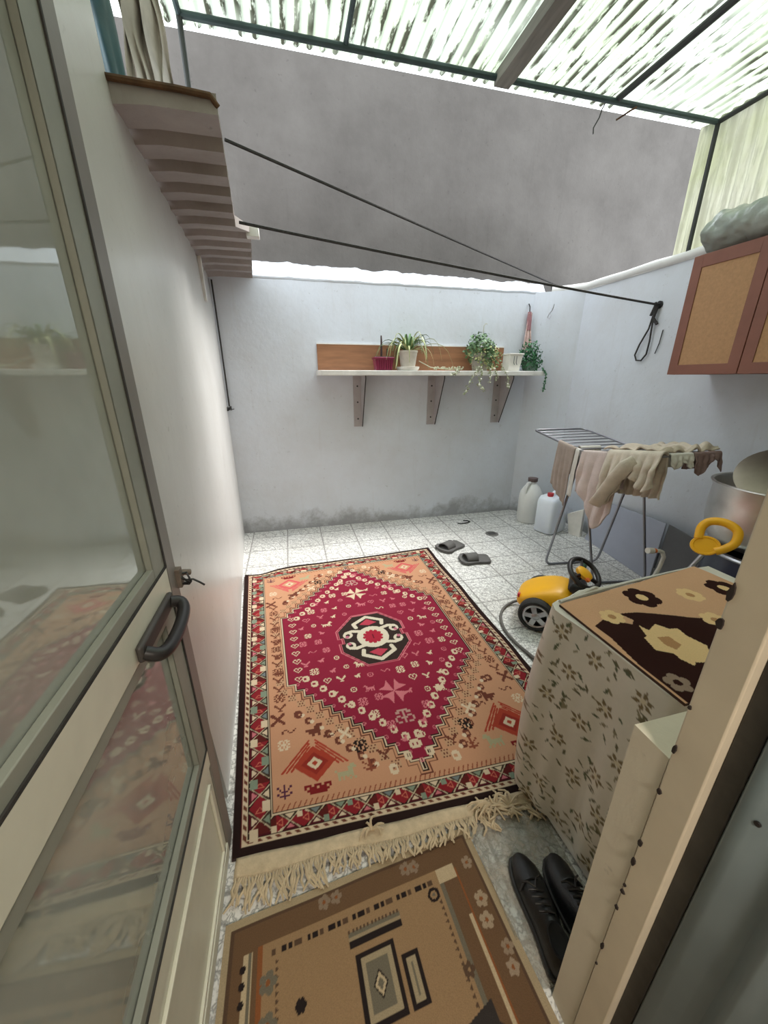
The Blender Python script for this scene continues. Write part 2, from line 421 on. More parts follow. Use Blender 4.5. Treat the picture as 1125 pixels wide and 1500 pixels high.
# ------------------------------------------------------------------ the red rug
def make_rug():
    nu, nv = 470, 640; W, L = 1.66, 2.22
    u = np.linspace(0, 1, nu); v = np.linspace(0, 1, nv); U, V = np.meshgrid(u, v)
    X, Y = U * W, V * L
    dk = rgb(44, 28, 26); mar = rgb(112, 30, 40); red = rgb(142, 38, 46); crm = rgb(222, 200, 170); tan = rgb(204, 152, 118)
    cri = rgb(142, 36, 60); grn = rgb(134, 148, 128); blk = rgb(40, 30, 28); pk = rgb(208, 120, 128); brn = rgb(112, 62, 48)
    P = Paint(X, Y, dk)
    P.rect(.028, W - .028, .028, L - .028, mar)
    # twisted guard stripe
    for m_, c_ in ((.030, crm), (.035, brn), (.047, crm), (.051, dk)):
        P.rect(m_, W - m_, m_, L - m_, c_)
    on = (X > .035) & (X < W - .035) & (Y > .035) & (Y < L - .035) & ~((X > .047) & (X < W - .047) & (Y > .047) & (Y < L - .047))
    P.fill(on & (((X + Y) * 55).astype(int) % 2 == 0), crm)
    x0, x1, y0, y1 = .142, W - .142, .118, L - .128      # inner edge of the geometric border
    # geometric border: triangles, hooked diamonds and light tablets
    def cell(cx, cy, ang, w, h, k):
        ca, sa = math.cos(ang), math.sin(ang)
        R = lambda pts: [(cx + px * ca - py * sa, cy + px * sa + py * ca) for px, py in pts]
        a, b = w / 2, h / 2
        P.poly(R([(-a, -b), (0, 0), (-a, b)]), red); P.poly(R([(a, -b), (0, 0), (a, b)]), (red if k % 2 else rgb(96, 34, 32)))
        P.poly(R([(-a * .75, b), (a * .75, b), (0, 0)]), rgb(70, 56, 46)); P.poly(R([(-a * .75, -b), (a * .75, -b), (0, 0)]), rgb(84, 26, 34))
        P.poly(R([(-a * .35, b * .85), (a * .35, b * .85), (0, b * .28)]), (grn, crm, rgb(120, 130, 130))[k % 3])
        P.poly(R([(-a * .35, -b * .8), (a * .35, -b * .8), (0, -b * .25)]), (crm, pk, crm)[k % 3])
        P.line(R([(-a * .75, b), (a * .75, -b)]), .004, rgb(196, 180, 150)); P.line(R([(a * .75, b), (-a * .75, -b)]), .004, rgb(196, 180, 150))
        P.line(R([(-a, 0), (-a * .6, b * .4), (-a * .6, -b * .4), (-a, 0)]), .004, rgb(200, 110, 90))
        s_ = 1 if k % 2 else -1
        tab = (grn if (k // 2) % 2 else crm)
        P.poly(R([(a * .58, s_ * b * .2), (a * 1.42, s_ * b * .2), (a * 1.42, s_ * b * .95), (a * .58, s_ * b * .95)]), tab)
    bw = .085; mid = .099; bh = .062; mh = .085
    n = 15
    for k in range(n):
        px = .06 + (W - .12) * (k + .5) / n
        cell(px, mh, 0, (W - .12) / n, bh, k); cell(px, L - mh - .004, PI, (W - .12) / n, bh, k + 1)
    n = 21
    for k in range(n):
        py = .06 + (L - .12) * (k + .5) / n
        cell(mid, py, -PI / 2, (L - .12) / n, bw, k); cell(W - mid, py, PI / 2, (L - .12) / n, bw, k + 1)
    P.rect(x0 - .003, x1 + .003, y0 - .003, y1 + .003, dk); P.rect(x0, x1, y0, y1, crm); P.rect(x0 + .006, x1 - .006, y0 + .006, y1 - .006, dk)
    P.rect(x0 + .009, x1 - .009, y0 + .009, y1 - .009, tan)
    # small hooked edging at both ends of the field
    for k in range(60):
        px = x0 + .02 + (x1 - x0 - .04) * k / 59
        for yy, s_ in ((y0 + .012, 1), (y1 - .012, -1)):
            P.line([(px, yy), (px + .012, yy + s_ * .02)], .005, rgb(150, 84, 62))
    # stepped diamond
    cx, cy = W * .492, L * .503
    hw, hh = W * .335, L * .423          # half width, half height
    N = 13; vs = .145 * L                  # straight run at the sides
    def step(grow):
        m = np.zeros(X.shape, bool); ax, ay = np.abs(X - cx), np.abs(Y - cy)
        sw, sh = hw / N, (hh - vs) / N
        k = np.floor(np.clip((ay - vs - grow) / sh, -1, N + 2)) + 1     # 0 inside the straight run
        k = np.clip(k, 0, N + 1)
        return (ax <= hw - k * sw + grow) & (ay <= hh + grow) & (hw - k * sw + grow > 0)
    for g_, c_ in ((.030, brn), (.024, tan), (.016, dk), (.010, crm), (.005, dk), (.0, cri)): P.fill(step(g_), c_)
    # motifs on the steps
    for q in range(N):
        yy = vs + (hh - vs) * (q + .5) / N; xx = hw * (1 - (q + .5) / N)
        for sx in (-1, 1):
            for sy in (-1, 1):
                P.stamp(BELL, cx + sx * (xx - .075), cy + sy * (yy - .045), .0075, crm, sx < 0)
                P.stamp(SQUARE, cx + sx * (xx - .025), cy + sy * (yy - .012), .0038, pk)
                if abs(cx + sx * (xx + .055) - W / 2) < W / 2 - .19 and abs(sy * (yy + .035)) < L / 2 - .19:
                    P.rect(cx + sx * (xx + .055) - .022, cx + sx * (xx + .055) + .022, cy + sy * (yy + .03) - .02, cy + sy * (yy + .03) + .02, rgb(196, 156, 122))
                    P.stamp(DOTS, cx + sx * (xx + .055), cy + sy * (yy + .03), .0075, brn)
                if q > 2 and abs(sy * (yy + .06)) < L / 2 - .19:
                    P.stamp(BELL, cx + sx * (xx + .115), cy + sy * (yy + .052), .007, brn); P.disk(cx + sx * (xx + .098), cy + sy * (yy + .06), .011, crm)
    for q in range(-4, 5):      # straight sides
        for sx in (-1, 1):
            yy = cy + q * .074
            P.stamp(HEART, cx + sx * (hw - .06), yy, .0072, crm)
            P.rect(cx + sx * (hw + .045) - .022, cx + sx * (hw + .045) + .022, yy - .022, yy + .022, brn if q % 2 else rgb(200, 160, 126))
            P.stamp(DOTS, cx + sx * (hw + .045), yy, .0072, tan if q % 2 else brn)
    for q in range(-7, 8):      # leaf column in the tan field at both sides
        for sx in (-1, 1):
            px = W * .5 + sx * (W / 2 - .205)
            P.stamp(LEAFM if q % 3 else FLOWER, px, cy + q * .068, .0082, rgb(120, 70, 52), q % 2 == 0)
    # corner figures
    for sx in (-1, 1):
        for sy in (-1, 1):
            fx, fy = W / 2 + sx * (W / 2 - .34), L / 2 + sy * (L / 2 - .30)
            cc = rgb(172, 66, 48) if sy < 0 else rgb(206, 96, 96)
            d = np.abs(X - fx) + np.abs(Y - fy) * 1.15
            P.fill(d < .098, cc); P.fill(d < .062, tan if sy > 0 else rgb(150, 50, 40)); P.fill(d < .036, crm); P.fill(d < .014, cc)
            for q in (0, 1, 2):
                o_ = .105 + q * .02
                P.line([(fx - o_, fy - sy * -.02), (fx - .015, fy - sy * o_ * .8)], .009, cc); P.line([(fx + o_, fy + sy * .02), (fx + .015, fy - sy * o_ * .8)], .009, cc)
            P.stamp(['XXX.XXX.XXX', 'X.XXX.XXX.X', '.XXXXXXXXX.', '..XXXXXXX..'], fx, fy + sy * .115, .0105, rgb(128, 34, 36))
            for (ax, ay, mt_, cl_, ce) in ((-.14, .10, TREE, rgb(84, 40, 66), .009), (.13, .07, HORSE, rgb(176, 170, 134), .010), (-.13, -.12, FLOWER, crm, .008), (0.02, -.17, BIRD, brn, .014),
                                           (.16, -.12, BUTT, crm, .0065), (.24, .06, TREE, rgb(140, 76, 56), .009), (.22, -.04, FLOWER, blk, .009), (-.10, -.19, SNAKE, brn, .009), (-.15, -.27, BUTT, brn, .008), (-.05, -.28, BELL, brn, .008), (.34, .10, BELL, crm, .008), (.32, .02, LEAFM, brn, .008), (.09, -.13, SNAKE, brn, .008)):
                P.stamp(mt_, fx - sx * ax, fy + sy * ay, ce, cl_, sx > 0)
    # motifs inside the diamond
    ms = [HORSE, FLOWER, SQUARE, HEART, BIRD, SNAKE, LEAFM, SQUARE, FLOWER, BIRD]
    r2 = random.Random(5); k = 0
    for j in range(-9, 10):
        for i in range(-6, 7):
            px = cx + (i + (.5 if j % 2 else 0)) * .088; py = cy + j * .088
            ax, ay = abs(px - cx), abs(py - cy)
            lim = hw - .10 if ay < vs else (hw - .10) * (1 - (ay - vs) / (hh - vs)) - .02
            if ax > lim or ay > hh - .09: continue
            if ax < .27 and ay < .27 and ax / .27 + ay / .30 < 1.25: continue
            if ax < .07 and .40 < ay < .72: continue
            k += 1
            P.stamp(ms[(k * 3 + j) % 10], px + r2.uniform(-.01, .01), py + r2.uniform(-.01, .01), .0066 if k % 4 else .0075, (crm if r2.random() < .45 else pk), r2.random() < .5)
    for sy in (-1, 1):
        fy = cy + sy * .50
        for a in range(4):
            an = PI / 4 + a * PI / 2
            dx, dy = math.cos(an), math.sin(an)
            P.poly([(cx, fy), (cx + .075 * dx - .04 * dy, fy + .075 * dy + .04 * dx), (cx + .06 * dx, fy + .06 * dy), (cx + .075 * dx + .04 * dy, fy + .075 * dy - .04 * dx)], pk if sy < 0 else crm)
        P.stamp(FLEUR, cx, cy + sy * .665, .0115, rgb(190, 150, 140))
    # medallion
    mx, my = cx + .005, L * .488
    hx, hy = .215, .24
    def hexm(g):
        ax, ay = np.abs(X - mx), np.abs(Y - my)
        e = (ax / (hx + g) + ay / (hy + g) <= 1.42) & (ax <= hx + g) & (ay <= hy + g)
        notch = (ax > hx - .025 + g) & (ay < .03 - g * .5)
        return e & ~notch
    P.fill(hexm(.016), pk); P.fill(hexm(.010), cri); P.fill(hexm(.004), pk); P.fill(hexm(0), rgb(54, 42, 38))
    orn = rgb(218, 208, 186)
    P.disk(mx, my, .105, orn, .105); P.disk(mx, my, .055, rgb(170, 40, 60), .055)
    for a in range(12):
        an = a * PI / 6; P.disk(mx + .055 * math.cos(an), my + .055 * math.sin(an), .013, rgb(170, 40, 60))
    P.line([(mx, my - .02), (mx, my + .02)], .006, rgb(96, 24, 40))
    for sy in (-1, 1):
        P.line([(mx - .09, my + sy * .115), (mx - .10, my + sy * .155), (mx, my + sy * .215), (mx + .10, my + sy * .155), (mx + .09, my + sy * .115)], .026, orn)
        P.poly([(mx - .06, my + sy * .14), (mx, my + sy * .19), (mx + .06, my + sy * .14), (mx, my + sy * .12)], rgb(186, 66, 84))
        for sx in (-1, 1):
            P.line([(mx + sx * .07, my + sy * .07), (mx + sx * .125, my + sy * .085), (mx + sx * .165, my + sy * .075)], .026, orn)
            P.ring(mx + sx * .158, my + sy * .052, .014, .032, orn); P.disk(mx + sx * .165, my + sy * .035, .013, rgb(190, 110, 130))
    # geometry
    G = bil((-.493, 3.05), (1.228, 3.175), (1.255, .86), (-.325, .918), U, V)
    Z = .009 + .002 * np.sin(U * 9 + V * 4)
    far = np.exp(-((V - 1.0) / .03) ** 2)
    Z = Z + .018 * far * np.exp(-((U - .14) / .06) ** 2) + .006 * far * np.exp(-((U - .3) / .07) ** 2)
    G[..., 1] += (-.055 * np.exp(-((U - .10) / .09) ** 2) + .02 * np.exp(-((U - .22) / .07) ** 2)) * np.clip((V - .93) / .07, 0, 1)
    G[..., 0] += .006 * np.sin(V * 21) * (U > .97)
    Pn = np.concatenate([G, Z[..., None]], -1)
    root = thing('rug', 'large red and tan patterned rug with a stepped diamond on the tiled floor', 'rug', (.42, 2.0, 0))
    sheet('pile', Pn, P.C * .72, attr_mat('rug_wool', .95, 260, .35, .12, .10), root)
    mb = MB()      # dark bound backing
    B = [(-.495, 3.0, 0), (1.23, 3.17, 0), (1.256, .857, 0), (-.328, .914, 0)]
    mb.hexa([Vector(b) + Vector((0, 0, .001)) for b in B], [Vector(b) + Vector((0, 0, .0065)) for b in B]).build('backing', mat('rug_backing', rgb(52, 36, 34), .95), root, smooth=False)
    # woven cream end and knotted fringe
    A0, A1 = Vector((-.312, .916, .008)), Vector((.93, .872, .008))
    d = (A1 - A0); n_ = Vector((d.y, -d.x, 0)).normalized()
    mb = MB()
    def kil(a, b):
        w = .062 + .006 * math.sin(a * 17) - .012 * a
        p = A0 + d * a + n_ * (w * b); p.z = .008 + .006 * math.sin(b * PI) + .003 * math.sin(a * 23); return p
    mb.grid(kil, 80, 6).build('kilim_end', FRINGE, root, solid=.003)
    mb = MB(); r3 = random.Random(3)
    for k in range(130):
        a = (k + .5) / 130; w = .060 + .006 * math.sin(a * 17) - .012 * a
        p = A0 + d * a + n_ * w; ln = r3.uniform(.055, .085) * (1.15 if a < .25 else .85)
        sw = r3.uniform(-.5, .5) * (1 if a < .5 else 1.6)
        t_ = d.normalized()
        up = .02 * math.exp(-((a - .82) / .07) ** 2) + .012 * math.exp(-((a - .42) / .03) ** 2)
        pts = []
        for q in range(5):
            s_ = q / 4
            pts.append(p + n_ * (ln * s_ * (1 if up < .012 else .4)) + t_ * (sw * ln * s_ * s_ + .004 * math.sin(9 * s_ + k)) + Vector((0, 0, .004 + .008 * math.sin(s_ * 2.6) + up * s_)))
        mb.tube(pts, [.004, .005, .005, .0045, .003], 5)
    for c_, ln, nn in (((.655, .845), .095, 16), ((.71, .835), .09, 14), ((.60, .845), .07, 9), ((.17, .885), .06, 7), ((.80, .84), .06, 8)):     # tangled tassels
        for q in range(nn):
            an = r3.uniform(0, 6.28); l_ = ln * r3.uniform(.5, 1.1); bend_ = r3.uniform(-1.2, 1.2)
            pts = [Vector((c_[0] + l_ * t_ * math.cos(an + bend_ * t_), c_[1] + l_ * t_ * .75 * math.sin(an + bend_ * t_), .016 + .022 * math.sin(t_ * 2.9))) for t_ in (0, .25, .5, .75, 1)]
            mb.tube(pts, [.005, .005, .0048, .004, .003], 5)
    mb.build('fringe', FRINGE, root)
    return root
make_rug()

# ------------------------------------------------------------------ door mat
def make_mat():
    nu, nv = 300, 260; u = np.linspace(0, 1, nu); v = np.linspace(0, 1, nv); U, V = np.meshgrid(u, v)
    W, L = .84, .72
    X, Y = U * W, V * L
    cream = rgb(184, 164, 132); brn = rgb(98, 76, 60); field = rgb(166, 134, 100); dk = rgb(44, 36, 36); gr = rgb(122, 114, 98); org = rgb(150, 92, 56); lt = rgb(206, 184, 150)
    P = Paint(X, Y, cream)
    P.rect(.018, W - .02, .015, L - .022, brn); P.rect(.03, W - .03, .03, L - .03, rgb(118, 90, 66))
    P.rect(.06, .085, .03, L - .09, lt); P.rect(.075, .083, .03, L - .09, gr)
    P.rect(.115, W - .165, .05, L - .085, field)
    P.rect(.100, .115, .05, L - .085, org); P.rect(W - .165, W - .15, .05, L - .085, gr)
    P.rect(W - .11, W - .095, .08, L - .22, lt); P.rect(W - .10, W - .094, .05, L - .1, org)
    P.rect(W - .165, W - .1, L - .125, L - .085, lt)
    # dashes along the top and sides of the field
    px = .14
    k = 0
    while px < W - .2:
        w = (.010, .016, .010, .022)[k % 4]
        P.rect(px, px + w, L - .118, L - .104, dk if k % 3 else brn); px += w + (.006 if k % 3 else .016); k += 1
    for q in range(26):
        yy = L - .14 - q * .016
        P.poly([(.150, yy), (.160, yy + .006), (.150, yy + .012)], brn); P.poly([(W - .176, yy), (W - .186, yy + .006), (W - .176, yy + .012)], brn)
    P.ring(.645, .578, .011, .019, dk); P.disk(.645, .578, .005, gr)
    # blossoms in the border and field
    for (fx, fy, r_, c_) in ((.30, .676, .013, rgb(150, 128, 108)), (.34, .676, .012, rgb(150, 128, 108)), (.58, .672, .013, rgb(150, 128, 108)), (.61, .668, .012, rgb(150, 128, 108)),
                             (.785, .52, .014, rgb(178, 156, 130)), (.775, .47, .014, rgb(178, 156, 130)), (.79, .62, .012, rgb(160, 138, 116)), (.80, .40, .012, rgb(160, 138, 116)), (.79, .36, .012, rgb(170, 148, 126)), (.13, .55, .016, gr), (.13, .47, .016, gr), (.13, .36, .014, gr)):
        for a in range(5): P.disk(fx + r_ * math.cos(a * 1.257), fy + r_ * math.sin(a * 1.257), r_ * .62, c_)
        P.disk(fx, fy, r_ * .4, org)
    for (fx, fy, r_) in ((.216, .478, .012), (.258, .392, .013), (.06, .60, .007), (.06, .565, .007), (.06, .53, .007)):
        for a in range(6): P.disk(fx + r_ * .8 * math.cos(a * 1.047), fy + r_ * .8 * math.sin(a * 1.047), r_ * .55, dk)
        P.disk(fx, fy, r_ * .6, dk)
    for a in range(5): P.disk(.672 + .011 * math.cos(a * 1.257), .395 + .011 * math.sin(a * 1.257), .007, brn)
    # square emblem with two bars
    def nest(x0, x1, y0, y1, cs, w):
        for i, c_ in enumerate(cs): P.rect(x0 + i * w, x1 - i * w, y0 + i * w, y1 - i * w, c_)
    nest(.372, .488, .372, .525, (dk, rgb(176, 158, 128), gr, gr), .013)
    cxx, cyy = .43, .448
    d = np.abs(X - cxx) / .021 + np.abs(Y - cyy) / .030
    P.fill(d < 1, dk); P.fill(d < .8, lt); P.fill(d < .45, gr)
    nest(.500, .548, .372, .482, (dk, rgb(176, 158, 128), gr), .011)
    P.rect(.36, .525, .540, .556, dk); P.rect(.36, .525, .556, .566, rgb(170, 150, 120)); P.rect(.36, .525, .566, .576, gr)
    for q in range(14): P.rect(.362 + q * .0118, .368 + q * .0118, .574, .583, brn)
    P.poly([(.30, .22), (.70, .33), (.70, .29), (.74, .25), (.5, .12), (.3, .12)], rgb(62, 56, 54))
    G = bil((-.322, .742), (.512, .815), (.575, .10), (-.322, .06), U, V)
    Z = .011 + .0015 * np.sin(U * 14) + 0 * V
    root = thing('door_mat', 'beige and brown door mat with a square emblem at the doorway', 'mat', (.1, .42, 0))
    sheet('pile', np.concatenate([G, Z[..., None]], -1), P.C * .8, attr_mat('mat_pile', .95, 330, .6, .1, .22), root)
    q = [(-.322, .742, 0), (.512, .815, 0), (.575, .10, 0), (-.322, .06, 0)]
    MB().hexa([Vector(b) + Vector((0, 0, .001)) for b in q], [Vector(b) + Vector((0, 0, .0085)) for b in q]).build('backing', FRINGE, root, smooth=False)
make_mat()

# ------------------------------------------------------------------ the setting
YB, XR = 4.017, 3.058
def xl(y, z=2.46):      # the wall leans back a little as it rises
    q = 4.0 - max(y, 1.4); b = -.594 + .085 * q; t = -.59 + .055 * q
    if y < 1.1: b = t = -.447
    return b + (t - .015 - b) * min(z / 2.46, 1.4)
floor_o = MB().add([(-2.6, -3, 0), (3.4, -3, 0), (3.4, 4.3, 0), (-2.6, 4.3, 0)], [(0, 1, 2, 3)]).build('floor', TILES, smooth=False, local=True)
struct(floor_o, 'white and grey relief tiled yard floor', 'floor')

mb = MB()
def wl(z0, z1, ya, yb_):
    mb.hexa([(xl(ya, z0), ya, z0), (xl(yb_, z0), yb_, z0), (-.85, yb_, z0), (-.85, ya, z0)],
            [(xl(ya, z1), ya, z1), (xl(yb_, z1), yb_, z1), (-.85, yb_, z1), (-.85, ya, z1)])
wl(0, 2.46, 1.75, 4.3); wl(0, 2.46, 1.15, 1.75); wl(2.46, 3.45, 1.15, 1.75); wl(0, 3.45, .06, 1.09)
struct(mb.build('wall_left', LEFT_PL, smooth=False), 'pale plastered wall behind the open glass door', 'wall')

# back wall: white lower part with a sloped, chipped plaster cap, chamfered into the right corner
mb = MB()
mb.box(-.60, 2.66, YB, YB + .16, 0, 2.47)
mb.hexa([(2.66, YB, 0), (3.1, 3.70, 0), (3.3, 4.0, 0), (2.66, YB + .16, 0)], [(2.66, YB, 2.47), (3.1, 3.70, 2.47), (3.3, 4.0, 2.47), (2.66, YB + .16, 2.47)])
def cap(a, b):
    x = -.62 + 3.40 * a; w = mnoise.noise((x * 5, 0, 3)) * .018 + mnoise.noise((x * 17, 2, 0)) * .008
    prof = [(-.004, 2.462), (-.008, 2.476), (.012, 2.50), (.055, 2.565), (.10, 2.62 - .045 * a), (.145, 2.635 - .045 * a)]
    i = min(int(b * 5), 4); f = b * 5 - i
    y = prof[i][0] * (1 - f) + prof[i + 1][0] * f; z = prof[i][1] * (1 - f) + prof[i + 1][1] * f
    return Vector((x, YB + y, z + w * (.4 + b)))
mb.grid(cap, 150, 11)
wb = mb.build('wall_back', WHITE_PL, smooth=True, ang=.9)
struct(wb, 'white plastered lower back wall carrying the shelf', 'wall')
gw = MB().box(-3.2, 5.6, YB + .12, YB + .34, 2.0, 4.1).build('wall_back_upper', GREY_PL, smooth=False)
struct(gw, 'bare grey cement upper wall beneath the corrugated roof', 'wall')

struct(MB().box(XR, XR + .22, .06, 3.95, 0, 2.47).build('wall_right', WHITE_PL, smooth=False), 'white plastered right wall behind the clothes airer', 'wall')
mb = MB()
def bead(a, k):
    pass
pts = [(XR + .0, 3.80 - .19 * i / 1.0, 2.49) for i in range(8)]
mb.tube([(XR - .24, 3.955, 2.485), (XR - .10, 3.84, 2.487)] + [(XR + .005 + .004 * math.sin(i * 2.1), 3.72 - .15 * i, 2.49 + .003 * math.sin(i * 1.7)) for i in range(9)], .036, 10)
mb.box(XR - .01, XR + .2, .3, 3.75, 2.455, 2.505)
struct(mb.build('trim_1', plaster('ledge_plaster', rgb(222, 221, 219), rgb(190, 186, 182), .4), smooth=True), 'rounded white plaster ledge along the top of the right wall', 'ledge')

# corrugated ledge over the left wall
mb = MB()
ys = []; y = 1.75; w_ = .235
while y < 4.02: ys.append(y); y += w_; w_ = .20
def xo(y): return (-.157 - .069 * (y - 1.75) / 1.05) if y < 2.9 else (-.15 - .078 * (y - 2.95) / 1.05)
prof = []
for i, y in enumerate(ys[:-1]):
    y2 = ys[i + 1]
    prof += [(y, 2.455), (y + (y2 - y) * .78, 2.478), (y + (y2 - y) * .90, 2.50)]
prof.append((4.017, 2.455))
vs = []; fs = []
for (y, z) in prof:
    vs += [(xl(y) - .02, y, z - .012), (xl(y) + .10, y, z), (xo(y), y, z), (xo(y), y, 2.512), (xl(y) - .02, y, 2.512)]
m_ = len(prof)
for i in range(m_ - 1):
    for k in range(5):
        fs.append((i * 5 + k, i * 5 + (k + 1) % 5, (i + 1) * 5 + (k + 1) % 5, (i + 1) * 5 + k))
fs += [tuple(range(5)), tuple((m_ - 1) * 5 + k for k in range(4, -1, -1))]
mb.add(vs, fs)
led = mb.build('trim_2', plaster('soffit_plaster', rgb(168, 160, 157), rgb(124, 114, 108), .8, rough=.7), smooth=False)
struct(led, 'ribbed overhang along the top of the left wall', 'ledge')
mb = MB(); mb.tube([(-.50, 1.744, 2.508), (-.40, 1.743, 2.506), (-.28, 1.743, 2.505), (-.175, 1.744, 2.50), (-.155, 1.755, 2.478)], .010, 8)
mb.build('edge_angle', RUST, led)
MB().box(-.18, -.10, 2.93, 2.99, 2.455, 2.512).build('end_block', WHITE_WOOD, led, bevel=.004)

# house front with doorway, sill wall under the kitchen window, inner room
mb = MB(); mb.box(.57, XR, .318, .385, 0, 1.0).box(.64, XR, .235, .318, 0, .98)
mb.box(.75, XR + .2, .06, .235, 0, 2.66); mb.box(-2.6, XR + .2, .06, .385, 2.66, 3.4); mb.box(-2.6, -.425, .0, .12, 0, 2.66)
struct(mb.build('wall_front', INNER_PL, smooth=False), 'beige house wall corner beside the doorway with a bright sill top', 'wall')
mb = MB(); mb.box(-2.6, 3.3, -3.1, -3.0, 0, 2.7).box(-2.7, -2.6, -3, .06, 0, 2.7).box(3.2, 3.3, -3, .06, 0, 2.7)
struct(mb.build('wall_rear', INNER_PL, smooth=False), 'inner room walls behind the doorway', 'wall')
struct(MB().box(-2.7, 3.3, -3.1, .1, 2.65, 2.75).build('ceiling_inner', INNER_PL, smooth=False), 'inner room ceiling behind the doorway', 'ceiling')

# door frame on the right of the doorway
fr = thing('trim_3', 'cream steel door frame post chipped along its edge at right', 'door frame', (.60, .27, 0), kind='structure')
MB().box(.566, .685, .262, .316, .0, 2.2).build('post', CREAM_METAL, fr, bevel=.003)
MB().box(.585, .685, .232, .262, .0, 2.2).build('rebate', mat('rebate_dark', rgb(52, 50, 46), .6, 0, .3, 20), fr, bevel=.002)
mb = MB(); r4 = random.Random(2)
for z, h, w in [(1.325, .016, .004), (1.275, .012, .005), (1.03, .010, .003), (.93, .006, .004), (.79, .009, .004), (.735, .012, .004), (.66, .004, .004), (.64, .006, .0055), (.585, .006, .004), (.44, .011, .004), (.37, .004, .003), (1.12, .004, .003)]:
    zz = z
    poly = [(w * math.cos(a) * r4.uniform(.6, 1.2), h * math.sin(a) * r4.uniform(.7, 1.1)) for a in np.linspace(0, 2 * PI, 9)[:-1]]
    M = Matrix.Translation((.5652, .3125, zz)) @ Matrix(((0, 0, 1, 0), (1, 0, 0, 0), (0, 1, 0, 0), (0, 0, 0, 1)))
    mb.prism(poly, .0012, M, -.002)
mb.build('paint_chip', mat('bare_metal', rgb(44, 34, 30), .8), fr, smooth=False)['label'] = 'dark chips where the paint is gone'

dg = thing('door_2', 'grey blue metal door leaf standing at the lower right beside the frame', 'door', (.60, .12, 0), kind='structure')
mb = MB()
pr = [(.231, .590), (.226, .583), (.21, .588), (.185, .600), (.165, .604), (.15, .592), (.142, .592), (.12, .606), (.09, .61), (.06, .60), (.02, .61), (-.2, .61)]
for (y0, x0), (y1, x1) in zip(pr[:-1], pr[1:]):
    mb.add([(x0, y0, .02), (x1, y1, .02), (x1, y1, 2.15), (x0, y0, 2.15)], [(0, 1, 2, 3)])
mb.build('leaf', GREYLEAF, dg, solid=.004, ang=1.2)
MB().tube([(.592, .2315, .02), (.592, .2315, 2.15)], .0045, 6).build('edge_bead', metal_mat('bright_edge', rgb(190, 196, 196), .3), dg)
for z in (1.015,): MB().lathe([(0, 0), (.004, 0), (.004, .003), (0, .004)], 10, (.588, .205, z), Matrix.Rotation(-PI / 2, 4, 'Y')).build('screw', BLACK_PL, dg)

# ------------------------------------------------------------------ open glazed door, hinged on the left
dr = thing('door_1', 'open cream metal door with dusty glass panes along the left wall', 'door', (-.35, .55, 0), kind='structure')
XD0, XD1 = -.372, -.335
def slab(m, y0, y1, z0, z1, x0=XD0, x1=XD1): m.box(x0, x1, y0, y1, z0, z1)
m = MB(); slab(m, .94, 1.0, .02, 2.62); slab(m, .08, .14, .02, 2.62); m.build('stile', STILE_GREY, dr, bevel=.003)
m = MB(); slab(m, .14, .94, 1.06, 1.155); m.build('lock_rail', DOOR_METAL, dr, bevel=.004)
m = MB(); slab(m, .14, .94, 2.55, 2.62); m.build('top_rail', DOOR_METAL, dr, bevel=.003)
m = MB(); slab(m, .14, .94, .455, .52); m.build('middle_rail', DOOR_METAL, dr, bevel=.004)
m = MB(); slab(m, .14, .94, .02, .455, XD0 + .008, XD1 - .006); slab(m, .14, .94, .02, .07); m.build('kick_panel', DOOR_METAL, dr, bevel=.003)
m = MB(); m.box(XD1 - .006, XD1 + .003, .14, .90, .10, .112).box(XD1 - .006, XD1 + .003, .888, .90, .10, .42).box(XD1 - .006, XD1 + .003, .14, .90, .408, .42)
m.build('panel_bead', DOOR_METAL, dr, bevel=.002)
for (z0, z1) in ((1.155, 2.55), (.52, 1.06)):
    m = MB(); x0, x1 = XD1 - .018, XD1 - .003
    m.box(x0, x1, .868, .94, z0, z1).box(x0, x1, .14, .18, z0, z1).box(x0, x1, .18, .868, z0, z0 + .03).box(x0, x1, .18, .868, z1 - .03, z1)
    b = m.build('glazing_bead', BEAD_GREY, dr, bevel=.002)
    MB().box(XD1 - .023, XD1 - .019, .15, .93, z0 + .004, z1 - .004).build('glass_pane', GLASS, dr, smooth=False)
    g = MB()
    for (ya, yb_, za, zb) in ((.936, .942, z0, z1), (.14, .94, z0 - .002, z0 + .004)):
        g.box(x1 - .002, x1 + .0035, ya, yb_, za, zb)
    g.build('putty_line', GASKET, dr)
h = MB()
ring = []
for i in range(20):
    a = 2 * PI * i / 20
    ring.append((XD1 + .036 + .030 * math.cos(a) * 1.0, .845 + .085 * math.sin(a), 1.095 - .012 * math.cos(a)))
ring = [(XD1 + .010, .885, 1.085), (XD1 + .030, .892, 1.078), (XD1 + .042, .87, 1.068), (XD1 + .047, .81, 1.062), (XD1 + .045, .745, 1.062), (XD1 + .034, .712, 1.067), (XD1 + .010, .705, 1.080)]
h.tube(smooth(ring, 4), .0145, 12)
hb = h.build('handle', BLACK_PL, dr)
MB().box(XD1, XD1 + .014, .69, .905, 1.066, 1.104).build('back_plate', mat('handle_plate', rgb(64, 60, 58), .5), hb, bevel=.006)
m = MB(); m.box(XD1 - .02, XD1 + .012, .985, 1.008, 1.065, 1.12).tube([(-.34, 1.005, 1.09), (-.325, 1.02, 1.095), (-.31, 1.03, 1.088)], .009, 8)
m.build('latch', mat('worn_latch', rgb(120, 108, 98), .6, .4, .3, 30), dr, bevel=.002)
lc = MB(); r5 = random.Random(8)
for k in range(4):
    pts = [(-.322 + .016 * math.cos(q * 1.1 + k), 1.0 + .012 * math.sin(q * 1.3 + k * 2), 1.083 + .018 * math.sin(q * .9 + k)) for q in range(7)]
    lc.tube(pts, .0028, 6)
